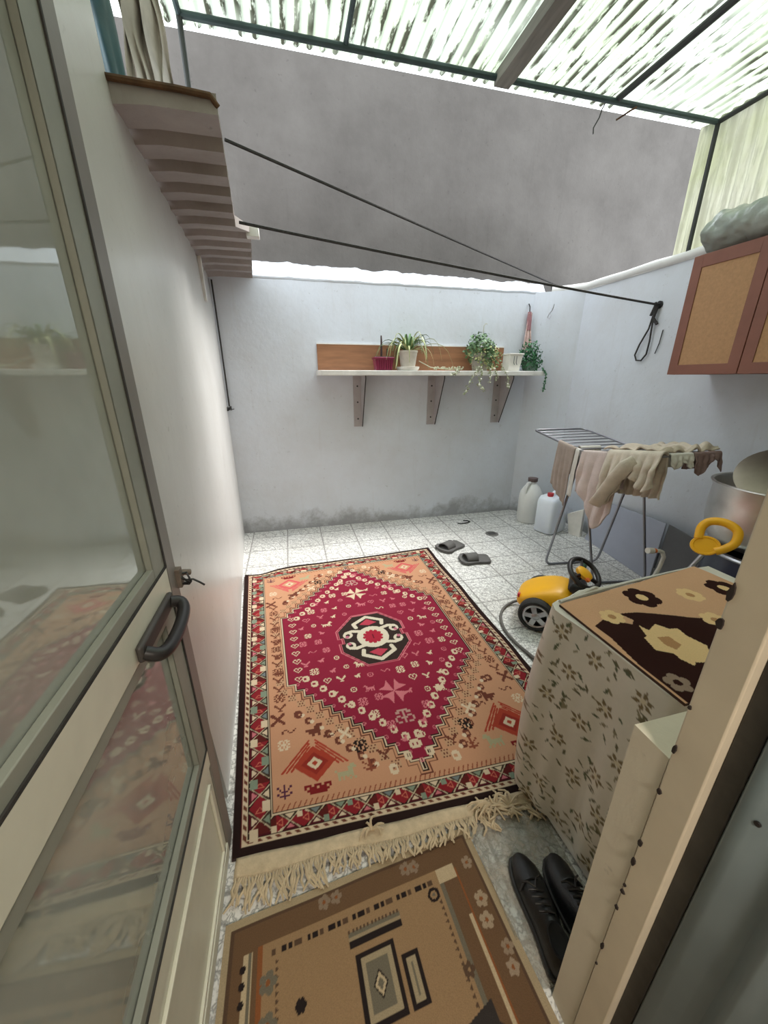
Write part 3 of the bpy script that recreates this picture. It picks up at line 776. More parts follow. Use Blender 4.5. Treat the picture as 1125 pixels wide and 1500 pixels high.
lc.tube([(-.318, 1.005, 1.078), (-.30, 1.008, 1.076), (-.285, 1.01, 1.063), (-.275, 1.012, 1.052)], .003, 6)
tag(lc.build('cord', BLACK_PL), 'knotted black cord tied to the latch of the open glass door', 'cord')

# ------------------------------------------------------------------ roof
ZR, YF = 3.30, 2.69
def corr(x0, x1, y0, y1, z, slope=0):
    n = int((x1 - x0) / PITCH * 10); m = MB()
    vs = []
    rows = [y0 + (y1 - y0) * j / 10 for j in range(11)]
    for y in rows:
        for i in range(n + 1):
            x = x0 + (x1 - x0) * i / n
            vs.append((x, y, z + .011 * math.sin(2 * PI * x / PITCH) + slope * (y - YF)))
    fs = [(j * (n + 1) + i, j * (n + 1) + i + 1, (j + 1) * (n + 1) + i + 1, (j + 1) * (n + 1) + i) for j in range(10) for i in range(n)]
    return m.add(vs, fs)
rf = corr(-.62, 3.14, -.3, 2.83, ZR + .035).build('ceiling', FIBRE, local=True)
struct(rf, 'translucent corrugated roof sheet littered with dark grime', 'roof')
m = MB(); n = int(2.95 / PITCH * 8); vs = []
for z in (2.50, 2.9, 3.33):
    for i in range(n + 1):
        y = .05 + 2.80 * i / n; vs.append((XR + .045 + .010 * math.sin(2 * PI * y / PITCH), y, z))
m.add(vs, [(j * (n + 1) + i, j * (n + 1) + i + 1, (j + 1) * (n + 1) + i + 1, (j + 1) * (n + 1) + i) for j in range(2) for i in range(n)])
struct(m.build('wall_right_upper', FIBRE_V), 'cream corrugated side sheet above the right wall', 'wall')
def beam(name, pts, r, mt, label, n=4):
    return struct(MB().tube(pts, r, n).build(name, mt, ang=.5), label, 'roof beam')
beam('trim_4', [(-.37, YF, ZR - .02), (XR, YF, ZR - .02)], .016, GREEN_STEEL, 'green grey steel pipe across the front edge of the roof', 10)
beam('trim_5', [(XR, YF, 2.50), (XR, YF, ZR - .02)], .015, STEEL_DARK, 'dark corner post standing on the right wall ledge', 10)
beam('trim_6', [(-.37, YF, 2.512), (-.37, YF, ZR - .02)], .014, STEEL_DARK, 'thin dark post standing on the left overhang', 10)
beam('trim_7', [(-.37, -.2, ZR), (-.37, 2.5, ZR - .005), (-.37, YF, ZR - .02)], .014, GREEN_STEEL, 'roof rail along the left roof edge', 8)
beam('trim_8', [(.46, -.2, ZR), (.45, YF, ZR - .008)], .014, GREEN_STEEL, 'slim roof rail left of the weathered plank', 8)
beam('trim_9', [(2.21, -.2, ZR), (2.21, YF, ZR - .008)], .019, STEEL_DARK, 'thick dark roof rail right of the weathered plank', 8)
beam('trim_10', [(XR, -.2, ZR - .01), (XR, YF, ZR - .02)], .016, STEEL_DARK, 'dark roof rail along the right roof edge', 8)
m = MB(); m.box(1.36, 1.445, .3, YF + .02, ZR - .052, ZR - .036).box(1.345, 1.363, .3, YF + .02, ZR - .052, ZR + .012)
struct(m.build('trim_11', WOOD_GREY, bevel=.002), 'weathered grey angle plank under the middle of the roof', 'roof beam')
tag(MB().tube([(2.13, YF + .005, ZR - .03), (2.13, YF + .03, ZR - .05), (2.125, YF + .04, ZR - .09), (2.10, YF + .05, ZR - .14), (2.105, YF + .05, ZR - .17)], .004, 5).build('wire', BLACK_PL), 'short black wire dangling from the front roof pipe', 'wire')
tag(MB().tube([(2.35, YF - .02, ZR - .038), (2.335, YF, ZR - .043), (2.30, YF + .09, ZR - .055)], .006, 6).build('stick', RUST), 'short rusty stick poking past the front roof pipe', 'stick')

# ------------------------------------------------------------------ on the left overhang
m = MB()
def tarp(a, b):
    an = -.3 + a * 3.6; r = .042 + .014 * mnoise.noise((a * 5, b * 4, 0))
    sw = .035 * (1 - b) + .01 * math.sin(b * 11)
    return Vector((-.545 + sw * .4 + r * math.cos(an) * .8, 2.02 - r * math.sin(an), 2.512 + .80 * b))
m.grid(tarp, 26, 40)
tag(m.build('tarp', TEAL, solid=.004), 'teal tarpaulin bunched upright on the left overhang', 'tarpaulin')
m = MB()
def film(a, b):
    x = -.53 + .095 * a + .02 * mnoise.noise((a * 7, b * 5, 1)) + .05 * (1 - b) * a
    y = 2.22 + .30 * a + .09 * mnoise.noise((a * 6, b * 3, 5)) + .02 * math.sin(a * 30)
    return Vector((x, y, 2.513 + .87 * b))
m.grid(film, 50, 50)
tag(m.build('plastic_sheet', mat('dusty_sheeting', rgb(178, 168, 160), .5, 0, .25, 6, .6, 12)), 'crumpled dusty plastic sheeting hanging on the left overhang beside the teal tarpaulin', 'plastic sheet')
# corner cable, batten
m = MB(); m.tube([(-.575, 3.985, 2.42), (-.57, 3.99, 1.9), (-.57, 3.99, 1.35)], .007, 6)
for k in range(3): m.tube([(-.57 + .02 * math.cos(q + k * 2), 3.97 + .012 * math.sin(q * 1.3 + k), 1.33 + .02 * math.sin(q * 1.7 + k)) for q in range(6)], .005, 5)
m.tube([(-.565, 3.97, 1.33), (-.54, 3.94, 1.325), (-.52, 3.92, 1.33)], .004, 5)
tag(m.build('cable', BLACK_PL), 'thin black cable running down the left back corner with a knot', 'cable')
m = MB().hexa([(xl(y_, 2.16) + d_, y_, 2.16) for y_, d_ in ((3.42, .001), (3.42, .026), (3.47, .026), (3.47, .001))], [(xl(y_, 2.455) + d_, y_, 2.455) for y_, d_ in ((3.42, .001), (3.42, .026), (3.47, .026), (3.47, .001))])
tag(m.build('batten', WHITE_WOOD, bevel=.003), 'short white batten on the left wall under the overhang', 'batten')

# ------------------------------------------------------------------ clotheslines
HK = (XR - .02, 2.83, 2.178)
def sag(a, b, s, n=14): return [Vector(a).lerp(Vector(b), i / n) - Vector((0, 0, s * 4 * (i / n) * (1 - i / n))) for i in range(n + 1)]
TIE = (2.83, 3.99, 2.56)
m = MB(); m.tube(sag((-.19, 2.30, 2.64), TIE, .0), .0075, 6)
m.tube(sag(TIE, HK, .015), .0035, 5).tube([TIE, (2.835, 3.985, 2.50)], .010, 6)
tag(m.build('clothesline', ROPE), 'upper clothesline from the left overhang to the back right corner', 'rope')
m = MB(); m.tube(sag((-.19, 2.60, 2.42), HK, .01), .0085, 6); tag(m.build('clothesline', ROPE), 'lower clothesline from the left overhang to the hook on the right wall', 'rope')
hk = thing('wall_hook', 'dark hook with a loop of spare cord on the right wall', 'hook', (XR, 2.83, 2.15))
m = MB(); m.lathe([(0, 0), (.03, 0), (.03, .012), (0, .014)], 12, (XR, 2.83, 2.178), Matrix.Rotation(-PI / 2, 4, 'Y')); m.tube([(XR, 2.83, 2.178), (XR - .04, 2.83, 2.178), (XR - .05, 2.83, 2.195)], .009, 8)
m.build('hook', BLACK_PL, hk)
m = MB()
loop = [(XR - .035, 2.835, 2.17), (XR - .035, 2.84, 2.10), (XR - .03, 2.86, 2.0), (XR - .025, 2.925, 1.88), (XR - .02, 2.955, 1.80), (XR - .02, 2.93, 1.755), (XR - .02, 2.88, 1.75), (XR - .02, 2.84, 1.80), (XR - .025, 2.83, 1.90), (XR - .03, 2.835, 2.02), (XR - .03, 2.83, 2.16)]
m.tube(loop, .007, 6)
m.tube([(XR - .03, 2.82, 2.17), (XR - .03, 2.84, 2.08), (XR - .02, 2.80, 2.03)], .012, 6).tube([(XR - .03, 2.84, 2.19), (XR - .03, 2.87, 2.10)], .010, 6)
m.tube([(XR - .01, 2.74, 1.98), (XR - .012, 2.745, 1.88), (XR - .012, 2.765, 1.80)], .004, 5)
m.build('spare_cord', ROPE, hk)

# ------------------------------------------------------------------ cabinet on the right wall
XC = 2.66
cb = thing('wall_cabinet', 'brown wall cabinet with tan door panels hung on the right wall', 'cabinet', (2.86, 1.4, 1.628))
MB().box(XC + .018, XR - .001, .55, 2.28, 1.628, 2.349).build('body', CAB_BROWN, cb, bevel=.003)
for y0, y1 in ((1.83, 2.28), (1.375, 1.825), (.92, 1.37)):
    m = MB(); w = .062; z0, z1 = 1.628, 2.349
    m.box(XC, XC + .018, y0, y0 + w, z0, z1).box(XC, XC + .018, y1 - w, y1, z0, z1).box(XC, XC + .018, y0 + w, y1 - w, z0, z0 + w).box(XC, XC + .018, y0 + w, y1 - w, z1 - w - .01, z1)
    d = m.build('door', CAB_BROWN, cb, bevel=.002)
    MB().box(XC + .006, XC + .012, y0 + w, y1 - w, z0 + w, z1 - w - .01).build('panel', CAB_TAN, d, smooth=False)
m = MB()
def roll(a, b):
    y = 2.34 - 1.9 * a; an = b * 2 * PI
    r = (.155 + .025 * mnoise.noise((a * 9, b * 5, 0)) + .030 * abs(mnoise.noise((a * 18, b * 7, 3))) + .016 * abs(mnoise.noise((a * 40, b * 17, 6)))) * (1 if a > .03 else .35 + a * 21)
    return Vector((2.865 + r * 1.15 * math.cos(an), y, 2.352 + max(.0, .125 + r * .80 * math.sin(an))))
m.grid(roll, 150, 70)
o = m.build('wrapped_bundle', mat('wrapped_film', rgb(150, 156, 150), .28, 0, .28, 5, .9, 16)); tag(o, 'long grey bundle wrapped in plastic film on top of the wall cabinet', 'bundle')

# ------------------------------------------------------------------ shelf
sh = thing('wall_shelf', 'white painted wall shelf with a brown back board on three brackets', 'shelf', (1.5, 3.86, 1.12))
poly = [(.285, 4.015), (.285, 3.76), (.315, 3.725)]
for i in range(1, 24): poly.append((.315 + 2.36 * i / 24, 3.72 + .004 * math.sin(i * 2.3)))
poly += [(2.70, 3.725), (2.725, 3.76), (2.70, 3.95), (2.66, 4.015)]
MB().prism(poly, 1.678, None, 1.632).build('board', WHITE_WOOD, sh, bevel=.005, smooth=False)
MB().box(.305, 2.34, 3.995, 4.013, 1.679, 1.922).build('back_board', BROWN_WOOD, sh, smooth=False)
MB().box(.305, 2.34, 3.993, 4.014, 1.922, 1.932).build('edge_strip', WHITE_WOOD, sh, smooth=False)
for x0 in (.655, 1.475, 2.265):
    m = MB(); m.box(x0, x0 + .088, 4.006, 4.0155, 1.12, 1.632)
    b = m.build('bracket', BRACKET, sh, bevel=.002)
    M = Matrix(((0, 0, 1, x0 + .082), (1, 0, 0, 0), (0, 1, 0, 0), (0, 0, 0, 1)))
    MB().prism([(4.006, 1.125), (3.97, 1.125), (3.755, 1.60), (3.755, 1.632), (4.006, 1.632)], .004, M).build('gusset', BRACKET, b, smooth=False)
    MB().tube([(x0 + .084, 3.968, 1.123), (x0 + .084, 3.752, 1.60), (x0 + .084, 3.752, 1.63)], .0055, 5).build('edge_rod', BLACK_PL, b)
    for z in (1.20, 1.37, 1.53): MB().lathe([(0, 0), (.009, 0), (.009, .002), (0, .003)], 10, (x0 + .044, 4.006, z), Matrix.Rotation(PI / 2, 4, 'X')).build('bolt', BLACK_PL, b)

ZS = 1.680
# maroon planter
pt = thing('planter', 'maroon oblong planter with small dry stems on the shelf', 'planter', (.935, 3.84, ZS))
m = MB(); m.hexa([(.855, 3.79, ZS), (1.015, 3.79, ZS), (1.015, 3.89, ZS), (.855, 3.89, ZS)], [(.84, 3.78, ZS + .115), (1.03, 3.78, ZS + .115), (1.03, 3.90, ZS + .115), (.84, 3.90, ZS + .115)])
m.box(.834, 1.036, 3.774, 3.906, ZS + .10, ZS + .122); m.build('pot', MAROON, pt, bevel=.006)
m = MB()
for q in range(7): m.box(.868 + q * .022, .876 + q * .022, 3.776, 3.79, ZS + .012, ZS + .1)
m.build('rib', MAROON, pt, smooth=False)
MB().box(.85, 1.02, 3.79, 3.89, ZS + .112, ZS + .128).build('soil', SOIL, pt, bevel=.004)
m = MB(); m.tube([(.915, 3.83, ZS + .12), (.916, 3.832, ZS + .25), (.913, 3.83, ZS + .315)], [.011, .010, .006], 7).tube([(.975, 3.85, ZS + .12), (.98, 3.85, ZS + .20)], .007, 6)
m.build('stem', mat('dark_stem', rgb(58, 40, 40), .8), pt)
# spider plant
sp = thing('spider_plant', 'striped spider plant in a cream pot with saucer on the shelf', 'potted plant', (1.195, 3.85, ZS))
c = (1.195, 3.85, ZS)
MB().lathe([(0, 0), (.095, 0), (.11, .012), (.118, .034), (.110, .036), (.095, .018), (0, .016)], 28, c).build('saucer', PAPER, sp)
MB().lathe([(0, .018), (.070, .018), (.092, .165), (.097, .17), (.097, .185), (.085, .185), (.080, .165), (0, .16)], 28, c).build('pot', TERRA, sp)
EL = (.45, 1.35)
def blades(m, cen, n, L, rnd, z0, w=.011, droop=1.0, ry=1.0):
    for k in range(n):
        an = rnd.uniform(0, 2 * PI); ln = L * rnd.uniform(.6, 1.1); el = rnd.uniform(*EL)
        dx, dy = math.cos(an), math.sin(an) * ry
        px = Vector((-dy, dx, 0)).normalized(); vs = []
        for q in range(9):
            s_ = q / 8; r_ = ln * (math.sin(s_ * 1.3) * math.cos(el) + .12 * s_)
            z = ln * (math.sin(el) * s_ - droop * 1.05 * s_ * s_ * s_)
            p = Vector(cen) + Vector((dx * r_, dy * r_, z0 + z)); p.y = min(p.y, 3.985); p.z = max(p.z, cen[2] + .012)
            ww = w * (.6 + .7 * math.sin(PI * min(1, s_ * .85 + .15))) * (1 - s_ * .75)
            vs += [p - px * ww, p + Vector((0, 0, -ww * .5)), p + px * ww]
        m.add(vs, [(q * 3 + e, q * 3 + e + 1, (q + 1) * 3 + e + 1, (q + 1) * 3 + e) for q in range(8) for e in (0, 1)])
    return m
r6 = random.Random(21)
blades(MB(), c, 30, .44, r6, .17, .013, .80, ry=.6).build('leaf', LEAF_G, sp); blades(MB(), c, 22, .50, r6, .17, .012, .88, ry=.6).build('pale_leaf', LEAF_P, sp)
sp.children[-1]['label'] = 'pale striped blades'
m = MB(); m.tube([(1.30, 3.82, ZS + .09), (1.42, 3.80, ZS + .03), (1.60, 3.79, ZS + .012), (1.75, 3.80, ZS + .015)], .005, 5)
for q in range(24): m.ball((1.45 + q * .014, 3.79 + r6.uniform(-.03, .03), ZS + .014 + r6.uniform(0, .02)), .010, 6, 4)
m.build('runner', STALK, sp)

# leafy ball
def leafy(m, cen, rad, n, rnd, sz, rz=1.0, shell=.65):
    for k in range(n):
        v = Vector((rnd.gauss(0, 1), rnd.gauss(0, 1), rnd.gauss(0, 1))).normalized()
        r = rnd.uniform(shell, 1.02); p = Vector(cen) + Vector((v.x * rad * r, v.y * rad * r * .85, v.z * rad * rz * r))
        t = Vector((rnd.gauss(0, 1), rnd.gauss(0, 1), rnd.gauss(0, .7) - .3)).normalized(); b = t.cross(v)
        if b.length < .01: continue
        b.normalize(); s_ = sz * rnd.uniform(.6, 1.3)
        m.add([p, p + t * s_ * .5 + b * s_ * .38, p + t * s_ + v * s_ * .15, p + t * s_ * .5 - b * s_ * .38], [(0, 1, 2, 3)])
    return m
iv = thing('trailing_plant', 'bushy trailing plant with hanging stems in the middle of the shelf', 'potted plant', (1.99, 3.85, ZS))
c = (1.99, 3.85, ZS)
MB().lathe([(0, 0), (.075, 0), (.10, .15), (.104, .17), (.09, .17), (.085, .14), (0, .14)], 24, c).build('pot', mat('grey_pot', rgb(150, 142, 132), .7), iv)
r7 = random.Random(4)
leafy(leafy(MB(), (1.985, 3.85, ZS + .21), .165, 700, r7, .034, 1.0, .5), (2.06, 3.84, ZS + .12), .15, 300, r7, .030, .7, .5).build('foliage', LEAF_G, iv)
leafy(MB(), (2.02, 3.83, ZS + .14), .185, 260, r7, .028, .8, .6).build('pale_foliage', LEAF_P, iv)
m = MB()
trails = [[(1.92, 3.74, ZS + .04), (1.88, 3.69, ZS - .02), (1.80, 3.66, ZS - .10), (1.76, 3.65, ZS - .20), (1.745, 3.65, ZS - .23)],
          [(1.95, 3.72, ZS + .03), (1.93, 3.68, ZS - .04), (1.90, 3.66, ZS - .12), (1.93, 3.65, ZS - .17), (1.97, 3.65, ZS - .19)],
          [(2.03, 3.72, ZS + .03), (2.04, 3.69, ZS - .05), (2.02, 3.67, ZS - .12)], [(2.10, 3.73, ZS + .03), (2.11, 3.69, ZS - .03), (2.09, 3.68, ZS - .10)],
          [(2.18, 3.74, ZS + .06), (2.24, 3.70, ZS - .05), (2.25, 3.69, ZS - .13), (2.255, 3.69, ZS - .17)], [(1.72, 3.75, ZS + .02), (1.66, 3.70, ZS - .02), (1.60, 3.69, ZS - .05)]]
for t_ in trails:
    m.tube(t_, .003, 5)
    for (a, b) in zip(t_[:-1], t_[1:]):
        for q in range(4):
            p = Vector(a).lerp(Vector(b), q / 4) + Vector((r7.uniform(-.012, .012), r7.uniform(-.01, .01), r7.uniform(-.01, .01)))
            if r7.random() < .4: MB().ball(p, .009, 6, 4).build('bud', BUD, iv)
            leafy(m, p, .012, 4, r7, .020)
m.build('stem', mat('pale_trailing_stem', rgb(150, 156, 124), .7, 0, .2, 30), iv)
m = MB().tube([(1.99, 3.83, ZS + .36), (1.992, 3.83, ZS + .43), (2.01, 3.83, ZS + .45), (2.03, 3.83, ZS + .445)], .003, 5); m.build('tendril', STALK, iv)
# white tub
bx = thing('plastic_tub', 'small white plastic tub standing on the shelf between two plants', 'tub', (2.36, 3.83, ZS))
m = MB(); m.hexa([(2.275, 3.77, ZS), (2.415, 3.77, ZS), (2.415, 3.89, ZS), (2.275, 3.89, ZS)], [(2.285, 3.76, ZS + .165), (2.44, 3.76, ZS + .165), (2.44, 3.90, ZS + .165), (2.285, 3.90, ZS + .165)])
m.build('body', PAPER, bx, bevel=.008)
m = MB(); m.box(2.278, 2.447, 3.753, 3.907, ZS + .158, ZS + .172).build('rim', PAPER, bx, bevel=.003)
m = MB()
for x in (2.335, 2.365): m.tube([(x, 3.760, ZS + .145), (x, 3.763, ZS + .08), (x + .012, 3.764, ZS + .06)], .0035, 5)
m.build('slot', mat('grey_slot', rgb(110, 116, 120), .7), bx)
# fern
fe = thing('fern', 'dark green bushy plant at the right end of the shelf', 'potted plant', (2.57, 3.84, ZS)); c = (2.57, 3.84, ZS)
MB().lathe([(0, 0), (.06, 0), (.08, .10), (.07, .10), (0, .09)], 20, c).build('pot', mat('green_pot', rgb(96, 116, 104), .5), fe)
leafy(leafy(MB(), (2.57, 3.84, ZS + .16), .125, 700, r7, .026, 1.2, .4), (2.585, 3.83, ZS + .07), .13, 300, r7, .026, .55, .4).build('foliage', LEAF_D, fe)
m = MB(); tr = [(2.67, 3.74, ZS + .03), (2.70, 3.70, ZS - .03), (2.695, 3.69, ZS - .13), (2.675, 3.69, ZS - .21)]
m.tube(tr, .004, 5)
for a, b in zip(tr[:-1], tr[1:]):
    for q in range(6): leafy(m, Vector(a).lerp(Vector(b), q / 6), .012, 5, r7, .02)
m.build('trailing_stem', LEAF_D, fe)
# pink broom hung on the wall
br = thing('hand_broom', 'pink straw hand broom hanging on the wall above the right end of the shelf', 'broom', (2.60, 3.99, 1.85))
m = MB(); m.tube([(2.595, 4.01, 2.36), (2.595, 3.985, 2.33), (2.60, 3.985, 2.28)], .006, 6).build('hanging_loop', ROPE, br)
m = MB(); m.tube([(2.60, 3.985, 2.28), (2.605, 3.985, 2.20), (2.605, 3.98, 2.10)], [.018, .026, .022], 10).build('grip', PINK_BAND, br)
m = MB()
for k in range(26):
    a = r7.uniform(-1, 1); m.tube([(2.605 + a * .016, 3.98 + r7.uniform(-.01, .01), 2.27), (2.605 + a * .022, 3.98 + r7.uniform(-.012, .012), 2.1), (2.61 + a * .05, 3.975 + r7.uniform(-.02, .01), 1.86 + r7.uniform(0, .05))], .0055, 5)
m.build('straw', PINK_CLOTH, br)
tag(MB().tube([(2.80, 3.86, 2.34), (2.79, 3.87, 2.28), (2.77, 3.885, 2.25), (2.76, 3.89, 2.22), (2.775, 3.88, 2.20), (2.785, 3.87, 2.24), (2.77, 3.885, 2.26)], .005, 5).build('hanger_wire', SILVER), 'small twist of wire on the back right corner', 'wire')

# ------------------------------------------------------------------ floor bits near the back wall
tag(MB().tube([(1.80, 3.72, .008), (1.84, 3.70, .008), (1.92, 3.71, .008), (1.965, 3.735, .008), (1.95, 3.77, .008), (1.90, 3.78, .008)], .007, 6).build('metal_hook', BLACK_PL), 'small black wire hook lying on the tiles near the back wall', 'hook')
dn = thing('floor_drain', 'round grey floor drain in the tiles near the back wall', 'drain', (2.04, 3.35, 0))
MB().lathe([(0, 0), (.07, 0), (.07, .003), (.05, .005), (0, .004)], 24, (2.04, 3.35, 0)).build('cover', metal_mat('drain_grey', rgb(140, 138, 134), .5), dn)
m = MB()
for k in range(5): m.box(2.0 + k * .017, 2.008 + k * .017, 3.32, 3.38, .0045, .0062)
m.build('slot', BLACK_PL, dn)

# slippers
def slipper(label, loc, rz, flip):
    r = thing('slipper', label, 'slipper', loc, rz, 'pair of grey slippers')
    L = .285; out = []
    prof = [(-.5, .0), (-.495, .20), (-.45, .29), (-.3, .32), (-.1, .31), (.1, .35), (.28, .41), (.40, .36), (.47, .22), (.50, .05)]
    up = [(x * L, w * .27) for x, w in prof]; dn_ = [(x * L, -w * .27 * (.92 if 1 else 1)) for x, w in prof[::-1]][1:-1]
    pl = up + dn_
    if flip: pl = [(x, -y) for x, y in pl][::-1]
    m = MB(); n = len(pl)
    lay = [(.97, 0), (1.03, .012), (1.0, .026), (.94, .024), (.90, .019)]
    vs = [(x * s_, y * s_, z + .006 * max(0, x / L) ** 2) for s_, z in lay for x, y in pl]
    fs = [(j * n + i, j * n + (i + 1) % n, (j + 1) * n + (i + 1) % n, (j + 1) * n + i) for j in range(len(lay) - 1) for i in range(n)] + [tuple(range(n - 1, -1, -1)), tuple((len(lay) - 1) * n + i for i in range(n))]
    m.add(vs, fs); m.build('sole', GREY_RUB, r, local=True, ang=.9)
    m = MB()
    def strap(a, b):
        an = PI * a; x = -.015 + .105 * b - .012 * math.cos(an); ww = .051 + .006 * b
        hgt = .066 - .016 * b
        return Vector((x, ww * math.cos(an), .012 + hgt * math.sin(an) ** .75))
    m.grid(strap, 18, 8).build('strap', GREY_RUB, r, local=True, solid=.007)
    return r
slipper('grey rubber slipper lying nearest the rug far corner', (1.45, 3.13, .001), math.atan2(-.11, -.29) , False)
slipper('grey rubber slipper farther from the rug and nearer the airer', (1.56, 2.815, .001), math.atan2(.06, -.3), True)

# black shoes
def shoe(name_label, loc, rz, flip):
    r = thing('shoe', name_label, 'shoe', loc, rz, 'pair of black shoes')
    # sections along x: (x, half width, top z, base)
    sec = [(.150, .006, .028), (.142, .026, .040), (.115, .041, .050), (.075, .049, .058), (.03, .047, .072), (-.02, .041, .094), (-.06, .036, .100), (-.10, .036, .096), (-.130, .032, .094), (-.143, .016, .086)]
    m = MB(); vs = []; n = 14
    for x, w, h in sec:
        for k in range(n):
            a = -PI * .08 + (PI * 1.16) * k / (n - 1)
            yy = w * math.cos(a); zz = .012 + (h - .012) * max(0, math.sin(a)) ** .8
            bend = .010 * math.cos(x * 9) * (1 if flip else -1)
            vs.append((x, yy + bend, zz))
    fs = [(i * n + k, i * n + k + 1, (i + 1) * n + k + 1, (i + 1) * n + k) for i in range(len(sec) - 1) for k in range(n - 1)]
    fs.append(tuple(range(n))); fs.append(tuple((len(sec) - 1) * n + k for k in range(n - 1, -1, -1)))
    m.add(vs, fs); m.build('upper', BLACK_LEATHER, r, local=True, sub=1, ang=2)
    pl = [(x, (w + .006) + .010 * math.cos(x * 9) * (1 if flip else -1)) for x, w, h in sec] + [(x, -(w + .006) + .010 * math.cos(x * 9) * (1 if flip else -1)) for x, w, h in sec[::-1]]
    MB().prism(pl, .016, None, .001).build('sole', BLACK_PL, r, local=True, bevel=.003)
    m = MB()
    m.tube([(.045, .040, .040), (.058, .02, .062), (.06, 0, .0665), (.058, -.02, .062), (.045, -.040, .040)], .004, 6)
    m.build('toe_seam', BLACK_LEATHER, r, local=True)
    m = MB()
    for q in range(4):
        x = .03 - q * .02; z = .074 + q * .007
        m.tube([(x, .022, z), (x - .006, 0, z + .007), (x - .010, -.022, z)], .0032, 6)
    m.tube([(.03, 0, .082), (.045, .02, .084), (.05, .035, .075)], .003, 6).tube([(.03, 0, .082), (.05, -.012, .082), (.06, -.03, .07)], .003, 6)
    m.build('lace', BLACK_PL, r, local=True)
    MB().lathe([(.020, 0), (.030, .001), (.034, .010), (.030, .012), (.022, .004), (0, .002)], 18, (-.10, 0, .094), None, 1.3, .85).build('collar', mat('shoe_lining', rgb(18, 16, 16), .9), r, local=True)
    return r
shoe('black leather lace-up shoe lying left of its pair beside the door mat', (.625, .535, .012), math.atan2(.27, .035), False)
shoe('black leather lace-up shoe standing right of its pair against the sill wall', (.748, .505, .012), math.atan2(.27, .03), True)
# crumpled cloth under the shoes
m = MB()
def ccl(a, b):
    x = .535 + .30 * a - .02 * b; y = .40 + .42 * b - .03 * a
    z = .006 + .010 * abs(mnoise.noise((a * 5 + b * 2, b * 1.5, 2))) + .026 * max(0, math.sin(a * 8 + b * 2.5 + .6 * math.sin(b * 5))) ** 5 * b
    return Vector((x, y, z))
m.grid(ccl, 40, 40)
tag(m.build('crumpled_wrapper', FILM, solid=.001), 'crumpled clear plastic wrapper on the floor under the black shoes', 'wrapper')

# ------------------------------------------------------------------ white chest under the window with floral cover
TZ = .868
ch = thing('chest', 'white chest under a floral cloth beside the window sill', 'chest', (1.19, .72, 0))
MB().hexa([(.853, .51, .013), (1.60, .51, .013), (1.60, .95, .013), (.838, .885, .013)], [(.853, .51, TZ), (1.60, .51, TZ), (1.60, .95, TZ), (.838, .885, TZ)]).build('body', PAPER, ch, bevel=.006)
MB().hexa([(.846, .508, .013), (.853, .508, .013), (.853, .885, .013), (.828, .889, .013)], [(.846, .508, .055), (.853, .508, .055), (.853, .885, .055), (.828, .889, .055)]).build('plinth', PAPER, ch, bevel=.003)

